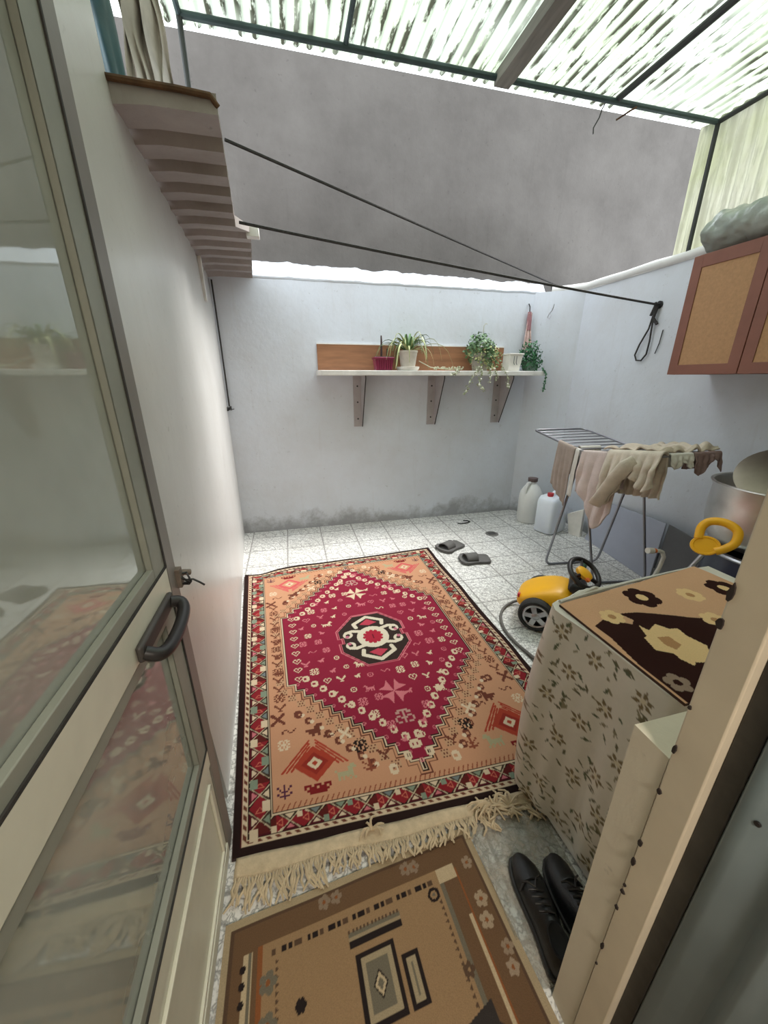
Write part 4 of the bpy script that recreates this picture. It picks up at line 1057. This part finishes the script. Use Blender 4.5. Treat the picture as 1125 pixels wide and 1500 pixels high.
def make_cover():
    # path around the top edge: far right -> far left corner -> near left corner -> near right
    pth = [(1.62, .985), (1.53, .985), (.835, .898), (.850, .492), (1.62, .492)]
    cum = [0]
    for a, b in zip(pth[:-1], pth[1:]): cum.append(cum[-1] + math.hypot(b[0] - a[0], b[1] - a[1]))
    nu, nv = 430, 200; T = cum[-1]; H = .83
    su = np.linspace(0, T, nu); X = np.interp(su, cum, [p[0] for p in pth]); Y = np.interp(su, cum, [p[1] for p in pth])
    # smooth the corners and get outward normals
    k = np.ones(9) / 9
    Xs = np.convolve(np.pad(X, 4, 'edge'), k, 'valid'); Ys = np.convolve(np.pad(Y, 4, 'edge'), k, 'valid')
    tx, ty = np.gradient(Xs), np.gradient(Ys); ln = np.hypot(tx, ty); nx, ny = ty / ln, -tx / ln
    flip = -1 if (nx[nu // 2] > 0) else 1
    nx, ny = nx * flip, ny * flip
    s = np.linspace(0, 1, nv); SU, SV = np.meshgrid(su, s)
    c1 = cum[2]
    fold = (.006 * np.sin(SU * 34 + 2 * SV) + .004 * np.sin(SU * 71)) * SV ** .7
    bulge = np.exp(-((SU - c1) / .12) ** 2) * (.020 + .036 * np.sin(np.clip(SV, 0, 1) * PI * .62)) + .010 * np.sin(SV * 3)
    off = .012 + np.maximum(-.006, fold) + bulge
    PX = Xs[None] + nx[None] * off; PY = Ys[None] + ny[None] * off
    hem = .045 + .02 * np.sin(SU * 6 + 1) * .5
    PZ = TZ + .006 - SV * (TZ - hem)
    P = Paint(SU, (1 - SV) * TZ, rgb(212, 206, 194))
    g1, g2, g3 = rgb(96, 92, 68), rgb(120, 104, 74), rgb(134, 126, 100)
    r = random.Random(14)
    for i in range(int(T / .14) + 1):
        for j in range(7):
            cx, cy = i * .14 + (j % 2) * .07 + r.uniform(-.02, .02), .03 + j * .13 + r.uniform(-.02, .02)
            a0 = r.uniform(0, 6)
            for q in range(6):
                a = a0 + q * PI / 3
                P.poly([(cx + .006 * math.cos(a), cy + .006 * math.sin(a)), (cx + .020 * math.cos(a - .38), cy + .020 * math.sin(a - .38)), (cx + .034 * math.cos(a), cy + .034 * math.sin(a)), (cx + .020 * math.cos(a + .38), cy + .020 * math.sin(a + .38))], g2)
            P.disk(cx, cy, .009, rgb(206, 196, 170))
            for q in range(10):
                lx, ly, a = cx + r.uniform(-.07, .07), cy + r.uniform(-.065, .065), r.uniform(0, 6.28)
                if abs(lx - cx) + abs(ly - cy) < .045: continue
                l_, w_ = r.uniform(.010, .021), r.uniform(.004, .0075)
                ca, sa = math.cos(a), math.sin(a)
                P.poly([(lx - l_ * ca, ly - l_ * sa), (lx + w_ * sa, ly - w_ * ca), (lx + l_ * ca, ly + l_ * sa), (lx - w_ * sa, ly + w_ * ca)], (g1, g3, rgb(88, 96, 72))[q % 3])
    root = thing('table_cover', 'pale floral plastic cloth hanging down the side of the white chest', 'tablecloth', (1.19, .72, 0))
    m_ = attr_mat('floral_oilcloth', .42, 40, .15, .4, .04)
    sheet('skirt', np.stack([PX, PY, PZ], -1), P.C, m_, root)
    m = MB(); tp = [(x, y) for x, y in zip(Xs + nx * (off[0] + .001), Ys + ny * (off[0] + .001))][::4]
    m.prism(tp, TZ + .008, None, TZ + .002).build('top', mat('oilcloth_top', rgb(208, 202, 190), .45), root, smooth=False)
    m = MB()
    m.tube([(.845, .915, TZ + .012), (.98, .938, TZ + .014), (1.18, .965, TZ + .012), (1.4, .988, TZ + .012), (1.53, .998, TZ + .012)], [.007, .010, .006, .005, .005], 7)
    for q in range(3): m.tube([(.86 + q * .02, .915 + q * .006, TZ + .012), (.95 + q * .03, .945, TZ + .02 + q * .004), (1.05, .955, TZ + .010)], .005, 6)
    m.build('gathered_hem', LINEN, root)
make_cover()

def make_runner():
    nu, nv = 260, 200; u = np.linspace(0, 1, nu); v = np.linspace(0, 1, nv); U, V = np.meshgrid(u, v)
    G = bil((.829, .898), (1.535, .998), (1.60, .48), (.842, .476), U, V)
    tan, dk, cr, md = rgb(206, 162, 128), rgb(48, 24, 20), rgb(226, 192, 142), rgb(176, 132, 92)
    P = Paint(G[..., 0], G[..., 1], tan)
    P.poly([(.856, .771), (.902, .791), (.935, .797), (.985, .803), (1.04, .797), (1.083, .783), (1.182, .735), (1.30, .70), (1.42, .69), (1.5, .62), (1.5, .45), (.85, .45), (.845, .6), (.858, .707)], dk)
    P.poly([(.93, .835), (.96, .815), (.985, .79), (.995, .765), (.975, .75), (.945, .77), (.92, .80)], tan)
    def blossom(x, y, r, c1, c2, k=6, ph=0, st=1):
        for q in range(k):
            a = ph + q * 2 * PI / k; P.disk(x + r * .62 * math.cos(a) * st, y + r * .62 * math.sin(a), r * .45, c1)
        P.disk(x, y, r * .55, c1); P.disk(x, y, r * .34, c2)
    blossom(1.135, .865, .055, dk, cr, 6, .3); blossom(1.315, .838, .04, cr, md, 7); blossom(.945, .797, .035, cr, md, 6)
    blossom(1.475, .842, .055, dk, cr, 6, .5); blossom(1.25, .705, .04, cr, md, 6)
    P.poly([(.991, .742), (1.0, .715), (1.045, .735), (1.065, .705), (1.09, .70), (1.085, .665), (1.10, .62), (1.076, .595), (1.04, .565), (1.0, .575), (.985, .565), (.972, .595), (.975, .615), (.94, .64), (.955, .69), (.97, .695)], cr)
    P.poly([(.995, .683), (1.03, .678), (1.03, .638), (.996, .625), (.985, .65)], md)
    blossom(1.36, .60, .07, cr, md, 7, .2); blossom(.885, .53, .03, rgb(150, 128, 112), dk, 5)
    Z = np.full(U.shape, TZ + .017) + .0015 * np.sin(U * 20) * np.sin(V * 15)
    root = thing('table_mat', 'brown and tan flowered mat lying on top of the covered chest', 'mat', (1.2, .7, TZ + .008))
    sheet('pile', np.concatenate([G, Z[..., None]], -1), P.C, attr_mat('flower_mat', .95, 300, .5, .1, .1), root)
    q = [(.829, .898), (1.535, .998), (1.60, .48), (.842, .476)]
    MB().hexa([(x, y, TZ + .0085) for x, y in q], [(x, y, TZ + .0145) for x, y in q]).build('backing', mat('mat_back', rgb(70, 44, 34), .9), root, smooth=False)
make_runner()

# ------------------------------------------------------------------ yellow ride-on car
f_ = Vector((-.736, .677, 0)); rzc = math.atan2(.677, -.736)
car = thing('ride_on_car', 'yellow toy ride-on car with black steering wheel and push handle behind the chest', 'toy car', (1.914, 1.64, 0), rzc)
def body_sec():
    # (x, half width, z bottom, z top)
    return [(-.17, .10, .14, .20), (-.15, .14, .10, .25), (-.05, .155, .09, .25), (.06, .155, .09, .22), (.16, .16, .09, .24), (.26, .165, .10, .31), (.36, .165, .10, .30), (.47, .16, .10, .255), (.545, .14, .11, .20), (.57, .09, .13, .17)]
m = MB(); vs = []; n = 16; sec = body_sec()
for x, w, z0, z1 in sec:
    for k in range(n):
        a = 2 * PI * k / n; ca, sa = math.cos(a), math.sin(a)
        vs.append((x, w * math.copysign(abs(ca) ** .5, ca), (z0 + z1) / 2 + (z1 - z0) / 2 * math.copysign(abs(sa) ** .6, sa)))
m.add(vs, [(i * n + k, i * n + (k + 1) % n, (i + 1) * n + (k + 1) % n, (i + 1) * n + k) for i in range(len(sec) - 1) for k in range(n)] + [tuple(range(n)), tuple((len(sec) - 1) * n + k for k in range(n - 1, -1, -1))])
m.build('body', YELLOW, car, local=True, sub=1, ang=1.5)
MB().add([(p[0], p[1], p[2]) for p in [(.13, -.11, .235), (.27, -.12, .315), (.27, .12, .315), (.13, .11, .235), (.17, -.09, .345), (.255, -.10, .365), (.255, .10, .365), (.17, .09, .345)]], [(0, 1, 5, 4), (1, 2, 6, 5), (2, 3, 7, 6), (3, 0, 4, 7), (4, 5, 6, 7), (3, 2, 1, 0)]).build('dashboard', BLACK_PL, car, local=True, bevel=.02)
MB().lathe([(0, 0), (.11, 0), (.125, .02), (.12, .05), (.08, .065), (0, .07)], 24, (-.04, 0, .225), None, 1.1, 1).build('seat', BLACK_PL, car, local=True)
wm = None
for (x, s_) in ((.42, 1), (.42, -1), (-.04, 1), (-.04, -1)):
    M = Matrix.Rotation(-PI / 2 * s_, 4, 'X'); cc = (x, s_ * .172, .115)
    tyre = MB().lathe([(.075, -.035), (.105, -.035), (.114, -.022), (.114, .022), (.105, .034), (.090, .037), (.084, .030), (.075, .006), (0, .006)], 36, cc, M).build('wheel', ASPHALT, car, local=True)
    tyre['label'] = 'black wheel with a silver five-spoke hub'
    hb = MB(); hb.lathe([(0, .020), (.022, .022), (.026, .030), (.018, .036), (0, .037)], 20, cc, M); hb.lathe([(.068, .010), (.084, .008), (.086, .030), (.080, .034), (.070, .030), (.068, .010)], 36, cc, M, caps=False)
    for q in range(5):
        a = q * 2 * PI / 5
        poly = [(.016 * math.cos(a + PI / 2), .016 * math.sin(a + PI / 2)), (.076 * math.cos(a + .22), .076 * math.sin(a + .22)), (.076 * math.cos(a - .22), .076 * math.sin(a - .22)), (.016 * math.cos(a - PI / 2), .016 * math.sin(a - PI / 2))]
        hb.prism(poly, .030, Matrix.Translation(cc) @ M, .012)
    hb.build('hub', SILVER, tyre, local=True)
MB().lathe([(0, 0), (.018, 0), (.018, .01), (.010, .016), (0, .017)], 14, (.545, .10, .19), Matrix.Rotation(PI / 2, 4, 'Y')).build('indicator', RED, car, local=True)
MB().tube([(.24, .02, .33), (.19, .02, .40)], .014, 10).build('steering_column', BLACK_PL, car, local=True)
tl = Matrix.Translation((.185, .02, .415)) @ Matrix.Rotation(-.55, 4, 'Y') @ Matrix.Rotation(-.25, 4, 'X')
m = MB(); m.tube([tl @ Vector((.105 * math.cos(2 * PI * q / 28), .118 * math.sin(2 * PI * q / 28), 0)) for q in range(28)], .016, 10, True)
for a in (-.5, PI + .5, PI / 2): m.tube([tl @ Vector((0, 0, -.01)), tl @ Vector((.1 * math.cos(a + PI / 2), .112 * math.sin(a + PI / 2), 0))], .014, 8, flat=.6)
sw = m.build('steering_wheel', BLACK_PL, car, local=True)
MB().lathe([(0, .02), (.035, .018), (.052, .008), (.052, -.012), (0, -.014)], 20, (0, 0, 0), tl, 1.05, .85).build('horn_pad', YELLOW, sw, local=True)
MB().lathe([(0, .012), (.014, .01), (.014, -.005)], 12, (0, 0, 0), tl @ Matrix.Translation((-.03, .05, .008))).build('horn_button', ORANGE, sw, local=True)
m = MB(); m.tube([(.20, -.13, .33), (.19, -.17, .37), (.19, -.20, .375)], [.012, .02, .022], 10).build('throttle', GREEN_PL, car, local=True)
MB().tube([(-.12, .03, .22), (-.29, .02, .50), (-.375, .015, .715)], .011, 10).build('push_rod', SILVER, car, local=True)
# handle ring faces the doorway
hc = Vector((2.17, 1.35, .80)); Mi = Matrix.Translation((1.914, 1.64, 0)) @ Matrix.Rotation(rzc, 4, 'Z'); Mi = Mi.inverted()
ex = Vector((.53, -.848, 0)).normalized() * .94 + Vector((0, 0, .12)); ex.normalize(); nrm = Vector((-.75, -.45, .42)).normalized(); ez = nrm.cross(ex).normalized(); ez = ez if ez.z > 0 else -ez
def hp(a, b): return Mi @ (hc + ex * a + ez * b)
m = MB()
lp = [(-.070, -.02), (-.066, .040), (-.040, .076), (.005, .084), (.050, .070), (.082, .036), (.078, -.020), (.046, -.056), (.005, -.08)]
m.tube(smooth([hp(a, b) for a, b in lp], 4), .0215, 12)
hd = m.build('push_handle', YELLOW, car, local=True)
m = MB(); nl = Mi.to_3x3() @ nrm
R3 = Matrix((Mi.to_3x3() @ ex, Mi.to_3x3() @ ez, nl)).transposed().to_4x4()
m.lathe([(0, -.018), (.055, -.016), (.066, 0), (.062, .012), (.052, .012), (.048, .008), (0, .008)], 26, hp(-.038, -.055), R3, 1.0, .82).build('disc', YELLOW, hd, local=True)

# black hose on the tiles
m = MB(); pts = [(1.60, 2.03, .05), (1.54, 2.085, .03), (1.47, 2.085, .012), (1.393, 2.035, .011), (1.33, 1.955, .011), (1.292, 1.86, .011), (1.278, 1.77, .011), (1.285, 1.66, .012), (1.305, 1.56, .013), (1.33, 1.42, .013), (1.36, 1.3, .012)]
tag(m.tube(smooth(pts, 3), .010, 8).build('hose', HOSE), 'dark grey hose curling over the tiles beside the rug and toy car', 'hose')

# ------------------------------------------------------------------ jugs
def jug_round():
    r = thing('jug', 'cloudy round plastic jug with brown cap in the back right corner', 'jug', (2.66, 3.62, 0))
    c = (2.66, 3.62, 0)
    MB().lathe([(0, .002), (.118, .002), (.128, .015), (.130, .30), (.120, .36), (.085, .42), (.055, .45), (.045, .46), (.045, .50), (0, .50)], 32, c).build('body', JUG2, r)
    MB().lathe([(.052, .485), (.054, .49), (.054, .525), (0, .53)], 24, c).build('cap', BROWN_CAP, r)
    m = MB(); m.tube([(2.62, 3.60, .475), (2.575, 3.585, .47), (2.555, 3.575, .43), (2.553, 3.575, .36)], .017, 10).build('handle', JUG2, r)
jug_round()
r = thing('jerrycan', 'white square jerrycan with red cap standing on the tiles in front of the round jug', 'jerrycan', (2.72, 3.30, 0), .35)
m = MB(); vs = []; n = 24; lay = [(.90, .002), (1.0, .015), (1.0, .335), (.97, .372), (.86, .402), (.6, .41)]
for s_, z in lay:
    for k in range(n):
        a = 2 * PI * k / n; ca, sa = math.cos(a), math.sin(a)
        vs.append((.158 * s_ * math.copysign(abs(ca) ** .35, ca), .112 * s_ * math.copysign(abs(sa) ** .35, sa), z))
m.add(vs, [(j * n + i, j * n + (i + 1) % n, (j + 1) * n + (i + 1) % n, (j + 1) * n + i) for j in range(len(lay) - 1) for i in range(n)] + [tuple(range(n - 1, -1, -1)), tuple((len(lay) - 1) * n + i for i in range(n))])
m.build('body', JUG, r, local=True, ang=1)
MB().tube([(-.03, 0, .40), (-.01, 0, .44), (.04, 0, .45), (.085, 0, .432), (.10, 0, .392)], .017, 10, flat=1.3).build('handle', JUG, r, local=True)
m = MB(); m.lathe([(.028, .395), (.028, .415), (.032, .417), (.032, .445), (0, .447)], 20, (-.075, 0, 0)).build('cap', RED, r, local=True)
m = MB(); m.hexa([(2.86, 3.16, 0), (2.90, 3.04, 0), (2.95, 3.06, 0), (2.92, 3.20, 0)], [(2.83, 3.19, .22), (2.93, 3.08, .30), (2.97, 3.10, .30), (2.90, 3.22, .22)])
tag(m.build('carton', PAPER, bevel=.004), 'white crumpled carton on the floor behind the jerrycan', 'carton')

# boards leaning on the right wall
def lean(name, mt, label, q, th):
    m = MB(); q = [Vector(p) for p in q]; nn = (q[1] - q[0]).cross(q[3] - q[0]).normalized() * th
    m.hexa(q, [p + nn for p in q]); return tag(m.build(name, mt, bevel=.004), label, 'board', 'boards leaning on the right wall')
lean('board', SLAB, 'pale blue grey board leaning on the wall behind the airer legs', [(2.93, 3.00, 0), (2.80, 2.12, 0), (2.93, 2.20, .48), (3.03, 2.93, .43)], -.012)
lean('board', SLAB2, 'dark grey board leaning on the wall between the airer and the pots', [(2.80, 2.10, 0), (2.76, 1.83, 0), (2.95, 1.84, .42), (2.935, 2.18, .48)], -.012)

# ------------------------------------------------------------------ cauldron and big pot
cl = thing('cauldron', 'dark blue enamelled cauldron with a silver rim under the big aluminium pot', 'pot', (2.94, 1.50, 0))
cx, cy = 2.72, 1.37
cl.location = (cx, cy, 0); ORIG[cl.name] = Vector((cx, cy, 0))
MB().lathe([(0, .002), (.20, .002), (.27, .06), (.312, .22), (.318, .62), (.306, .62), (.30, .22), (0, .05)], 44, (cx, cy, 0)).build('body', NAVY, cl)
MB().lathe([(.308, .612), (.330, .612), (.336, .622), (.330, .632), (.300, .632), (.308, .612)], 44, (cx, cy, 0), caps=False).build('rim', SILVER, cl)
px, py = 2.72, 1.43
pot = thing('stock_pot', 'big aluminium stock pot standing on the dark cauldron at the right', 'pot', (px, py, .634))
MB().lathe([(0, .634), (.21, .634), (.265, .655), (.300, .71), (.316, .79), (.320, .90), (.318, .99), (.332, 1.012), (.332, 1.022), (.318, 1.02), (.306, .98), (.306, .80), (.25, .67), (0, .65)], 56, (px, py, 0)).build('body', ALU, pot)
MB().tube([(px + .328 * math.cos(2 * PI * q / 56), py + .328 * math.sin(2 * PI * q / 56), 1.018) for q in range(56)], .008, 8, True).build('rolled_rim', ALU, pot)
for a in (1.3, 4.44):
    m = MB()
    p0 = Vector((px + .314 * math.cos(a), py + .314 * math.sin(a), .90)); o_ = Vector((math.cos(a), math.sin(a), 0)); t_ = Vector((-math.sin(a), math.cos(a), 0))
    m.tube([p0 - t_ * .07, p0 - t_ * .065 + o_ * .045, p0 + t_ * .065 + o_ * .045, p0 + t_ * .07], .010, 8).build('handle', ALU, pot)
ld = thing('pot_lid', 'dull metal lid tilted in the mouth of the big aluminium pot', 'lid', (px + .1, py, .94))
M = Matrix.Translation((px + .06, py + .04, 1.06)) @ Vector((-.52, -.30, .80)).to_track_quat('Z', 'Y').to_matrix().to_4x4()
MB().lathe([(0, .018), (.12, .016), (.20, .010), (.228, .003), (.238, 0), (.238, -.006), (.20, .004), (.12, .009), (0, .011)], 44, (0, 0, 0), M).build('disc', metal_mat('dull_lid', rgb(150, 140, 128), .5), ld)
m = MB(); m.tube([M @ Vector((-.04, 0, .03)), M @ Vector((-.035, 0, .07)), M @ Vector((.035, 0, .07)), M @ Vector((.04, 0, .03))], .009, 8).build('knob', PAPER, ld)
# shower hose and scoop
m = MB(); m.tube([(2.24, 1.72, .535), (2.29, 1.72, .53), (2.34, 1.73, .51), (2.385, 1.745, .46), (2.405, 1.77, .36), (2.39, 1.80, .2), (2.36, 1.82, .06), (2.33, 1.83, .013), (2.27, 1.85, .013)], .013, 8)
# (the hose is held up by its own stiff bend and rests on the tiles)
hs = thing('shower_hose', 'white bent hose with an orange tip in front of the dark board', 'hose', (2.36, 1.70, 0))
m.build('tube', PAPER, hs)
MB().tube([(2.265, 1.72, .533), (2.242, 1.72, .535)], .016, 10).build('orange_ring', ORANGE, hs)
MB().tube([(2.242, 1.72, .535), (2.198, 1.72, .542)], .020, 10).build('nozzle', LINEN, hs)

# ------------------------------------------------------------------ clothes airer
ar = thing('clothes_airer', 'grey folding clothes airer standing on the tiles by the right wall', 'clothes airer', (2.45, 2.35, 0))
H1, H2 = Vector((2.15, 2.38, 1.07)), Vector((2.66, 2.34, 1.07))
T1, T2 = Vector((2.13, 2.98, 1.165)), Vector((2.63, 2.95, 1.165))
N1, N2 = Vector((2.20, 1.78, 1.15)), Vector((2.66, 1.78, 1.15))
def fillet(pts, r=.06, n=6):
    out = [Vector(pts[0])]
    for a, b, c in zip(pts[:-2], pts[1:-1], pts[2:]):
        a, b, c = Vector(a), Vector(b), Vector(c)
        p, q = b + (a - b).normalized() * r, b + (c - b).normalized() * r
        for i in range(n + 1):
            t = i / n; out.append(p.lerp(b, t).lerp(b.lerp(q, t), t))
    out.append(Vector(pts[-1])); return out
TR = .0105
def leg(f1, f2, h1, h2): return MB().tube(fillet([h1, f1, f2, h2], .075, 7), TR, 10).build('leg', CHROME, ar)
leg(Vector((2.14, 2.58, TR)), Vector((2.65, 2.52, TR)), H1, H2)
leg(Vector((2.32, 2.20, TR)), Vector((2.765, 2.12, TR)), H1 + Vector((.012, -.01, 0)), H2 + Vector((.012, -.01, 0)))
for nm, (a, b, c, d) in (('far', (H1, T1, T2, H2)), ('near', (H1, N1, N2, H2))):
    w = MB().tube(fillet([a, b, c, d], .05, 6), .0085, 10).build('wing', CHROME, ar)
    m = MB()
    for q in range(1, 8):
        t = q / 8; m.tube([a.lerp(b, t), d.lerp(c, t)], .0045, 7)
    m.build('rod', CHROME, w)
MB().tube([H1, H2], .009, 10).build('cross_bar', CHROME, ar)
hm = mat('grey_hinge', rgb(120, 118, 118), .5)
for h in (H1, H2): MB().box(h.x - .016, h.x + .016, h.y - .028, h.y + .022, h.z - .035, h.z + .018).build('hinge', hm, ar, bevel=.006)

def drape(A, B, out, front, back, nu=46, nv=60, amp=.02, freq=5, seed=0, r=.014, spread=0, zoff=0):
    """cloth hung over a bar from A to B; front/back lengths may be functions of u; out = unit vector of the front side"""
    A, B, out = Vector(A), Vector(B), Vector(out).normalized()
    fr_ = front if callable(front) else (lambda u: front)
    bk = back if callable(back) else (lambda u: back)
    m = MB(); t = (B - A)
    def fn(a, b):
        F, K = fr_(a), bk(a); tot = F + K + PI * r; s = -K - PI * r / 2 + b * tot
        P = A + t * a + Vector((0, 0, zoff))
        if s < -PI * r / 2: h, v, g = -r, s + PI * r / 2, -(s + PI * r / 2) / max(K, .01)
        elif s > PI * r / 2: h, v, g = r, -(s - PI * r / 2), (s - PI * r / 2) / max(F, .01)
        else: h, v, g = r * math.sin(s / r), r * math.cos(s / r), 0
        if abs(s) > PI * r / 2: pass
        sgn = 1 if s > 0 else -1
        w = amp * min(1, g * 2.2 + .12) * (math.sin(a * freq * 2 * PI + seed + g * 1.3) + .6 * mnoise.noise((a * 6 + seed, g * 3, seed)))
        w2 = .5 * amp * g * mnoise.noise((a * 4, g * 4 + seed, 3.3))
        return P + out * (h + sgn * abs(w) * 1.2 + sgn * .012 * g) + Vector((0, 0, v)) + t.normalized() * (w2 + spread * (a - .5) * g)
    return m.grid(fn, nu, nv)
def cloth(name, mt, label, cat, m, th=.006, group=None):
    o = m.build(name, mt, solid=th, ang=3); return tag(o, label, cat, group)
Lb, Le = H1.lerp(N1, .02), H1.lerp(N1, .62)
cloth('towel', TOWEL, 'dusty pink towel hanging down the front of the clothes airer', 'towel',
      drape(Lb, Le, (-1, -.12, 0), lambda u: .30 + .22 * math.exp(-((u - .66) / .30) ** 2) + .06 * u, .25, amp=.017, freq=2.0, seed=1.2, spread=-.02), .009)
cloth('jumper', BEIGE, 'beige knitted jumper folded over the near end of the airer', 'jumper',
      drape(H1.lerp(N1, .40), H1.lerp(N1, 1.02), (-1, -.2, 0), lambda u: .17 + .13 * math.exp(-((u - .2) / .25) ** 2) + .05 * math.sin(u * 9), .28, amp=.030, freq=3.3, seed=3.1, r=.032, zoff=-.004), .010)
m = MB()      # sleeve twisting down the towel
m.tube([(2.13, 1.90, 1.10), (2.085, 1.92, 1.06), (2.065, 1.96, .98), (2.06, 2.00, .90), (2.055, 2.04, .82), (2.05, 2.07, .76)], [.045, .05, .046, .044, .042, .046], 14, flat=.45)
cloth('jumper_sleeve', BEIGE, 'long beige sleeve hanging over the pink towel', 'jumper_sleeve', m, 0)
m = MB()
def pile(a, b):
    p = H1.lerp(H2, b).lerp(N1.lerp(N2, b), .30 + .68 * a)
    z = .030 + .030 * mnoise.noise((a * 5, b * 6, 1)) + .022 * abs(math.sin(b * 13 + a * 7 + 2 * mnoise.noise((a * 3, b * 3, 0)))) - .02 * (a > .97)
    return p + Vector((0, 0, z))
m.grid(pile, 50, 60)
cloth('trousers', mat('sand_trousers', rgb(204, 190, 176), .95, 0, .12, 12, .5, 120, .1), 'crumpled sand coloured trousers spread over the near wing of the airer', 'trousers', m, .010)
cloth('cloth', MAUVE, 'small mauve cloth hanging under the near end bar of the airer', 'cloth', drape(N1.lerp(N2, .50), N1.lerp(N2, .98), (0, -1, 0), lambda u: .08 + .05 * math.sin(u * 7), .10, 30, 30, .012, 2.5, .5))
cloth('cloth', LINEN, 'off white cloth hanging from the near end bar of the airer beside the mauve cloth', 'cloth', drape(N1.lerp(N2, .10), N1.lerp(N2, .48), (0, -1, 0), lambda u: .06 + .02 * math.sin(u * 9), .08, 30, 30, .012, 2, 2.5))
cloth('trouser_leg', TAUPE, 'taupe cloth hanging from the far wing of the airer behind the towel', 'cloth',
      drape(H1.lerp(T1, .10), H1.lerp(T1, .42), (-1, 0, 0), lambda u: .34 + .12 * (1 - u), .22, 26, 50, .010, 2, .3), .006)
bpy.data.objects['trouser_leg'].name = 'hanging_cloth'
cloth('vest', LINEN, 'white vest laid over the far wing rods of the airer', 'vest',
      drape(H1.lerp(T1, .16).lerp(H2.lerp(T2, .16), .10), H1.lerp(T1, .16).lerp(H2.lerp(T2, .16), .45), (0, 1, 0), .10, .16, 30, 40, .012, 2, 4.0), .006)
cloth('strip', LINEN, 'narrow pale cloth strip hanging at the airer hinge beside the towel', 'cloth',
      drape(H1.lerp(T1, .02), H1.lerp(T1, .09), (-1, 0, 0), .36, .2, 8, 40, .006, 1, 1.0), .005)
bpy.data.objects['strip'].name = 'cloth_strip'

# ------------------------------------------------------------------ light, camera
w = bpy.data.worlds.new('World'); S.world = w; w.use_nodes = True
nt = w.node_tree; bg = nt.nodes['Background']; bg.inputs[0].default_value = (.90, .96, 1.0, 1); bg.inputs[1].default_value = 2.55
lp = bpy.data.lights.new('room_lamp', 'AREA'); lp.shape = 'DISK'; lp.size = .5; lp.energy = 40; lp.color = (1, .90, .78)
lo = bpy.data.objects.new('room_lamp', lp); COL.objects.link(lo); lo.location = (.2, -1.3, 2.55)
sl = bpy.data.lights.new('sun', 'SUN'); sl.energy = 6.5; sl.angle = .6; sl.color = (1, .98, .95)
so = bpy.data.objects.new('sun', sl); COL.objects.link(so)
so.rotation_euler = Vector((-1, -.32, -1.6)).to_track_quat('-Z', 'Y').to_euler()

cam = bpy.data.cameras.new('camera'); co = bpy.data.objects.new('camera', cam); COL.objects.link(co)
cam.sensor_fit = 'HORIZONTAL'; cam.sensor_width = 36; cam.lens = 36 * 542.36 / 1125; cam.clip_start = .02
pit, yaw, roll = .3449, .2406, .0010
fw = Vector((math.sin(yaw) * math.cos(pit), math.cos(yaw) * math.cos(pit), -math.sin(pit)))
rt = Vector((math.cos(yaw), -math.sin(yaw), 0)); dn = fw.cross(rt)
r2_ = rt * math.cos(roll) + dn * math.sin(roll); d2 = -rt * math.sin(roll) + dn * math.cos(roll)
co.matrix_world = Matrix(((r2_.x, -d2.x, -fw.x, 0), (r2_.y, -d2.y, -fw.y, 0), (r2_.z, -d2.z, -fw.z, 1.6), (0, 0, 0, 1)))
S.camera = co
S.view_settings.view_transform = 'Standard'; S.view_settings.look = 'None'; S.view_settings.gamma = 1
S.view_settings.use_curve_mapping = False; S.view_settings.exposure = 0.48
S.cycles.max_bounces = 10; S.cycles.diffuse_bounces = 6; S.cycles.transparent_max_bounces = 8
S.cycles.use_denoising = True
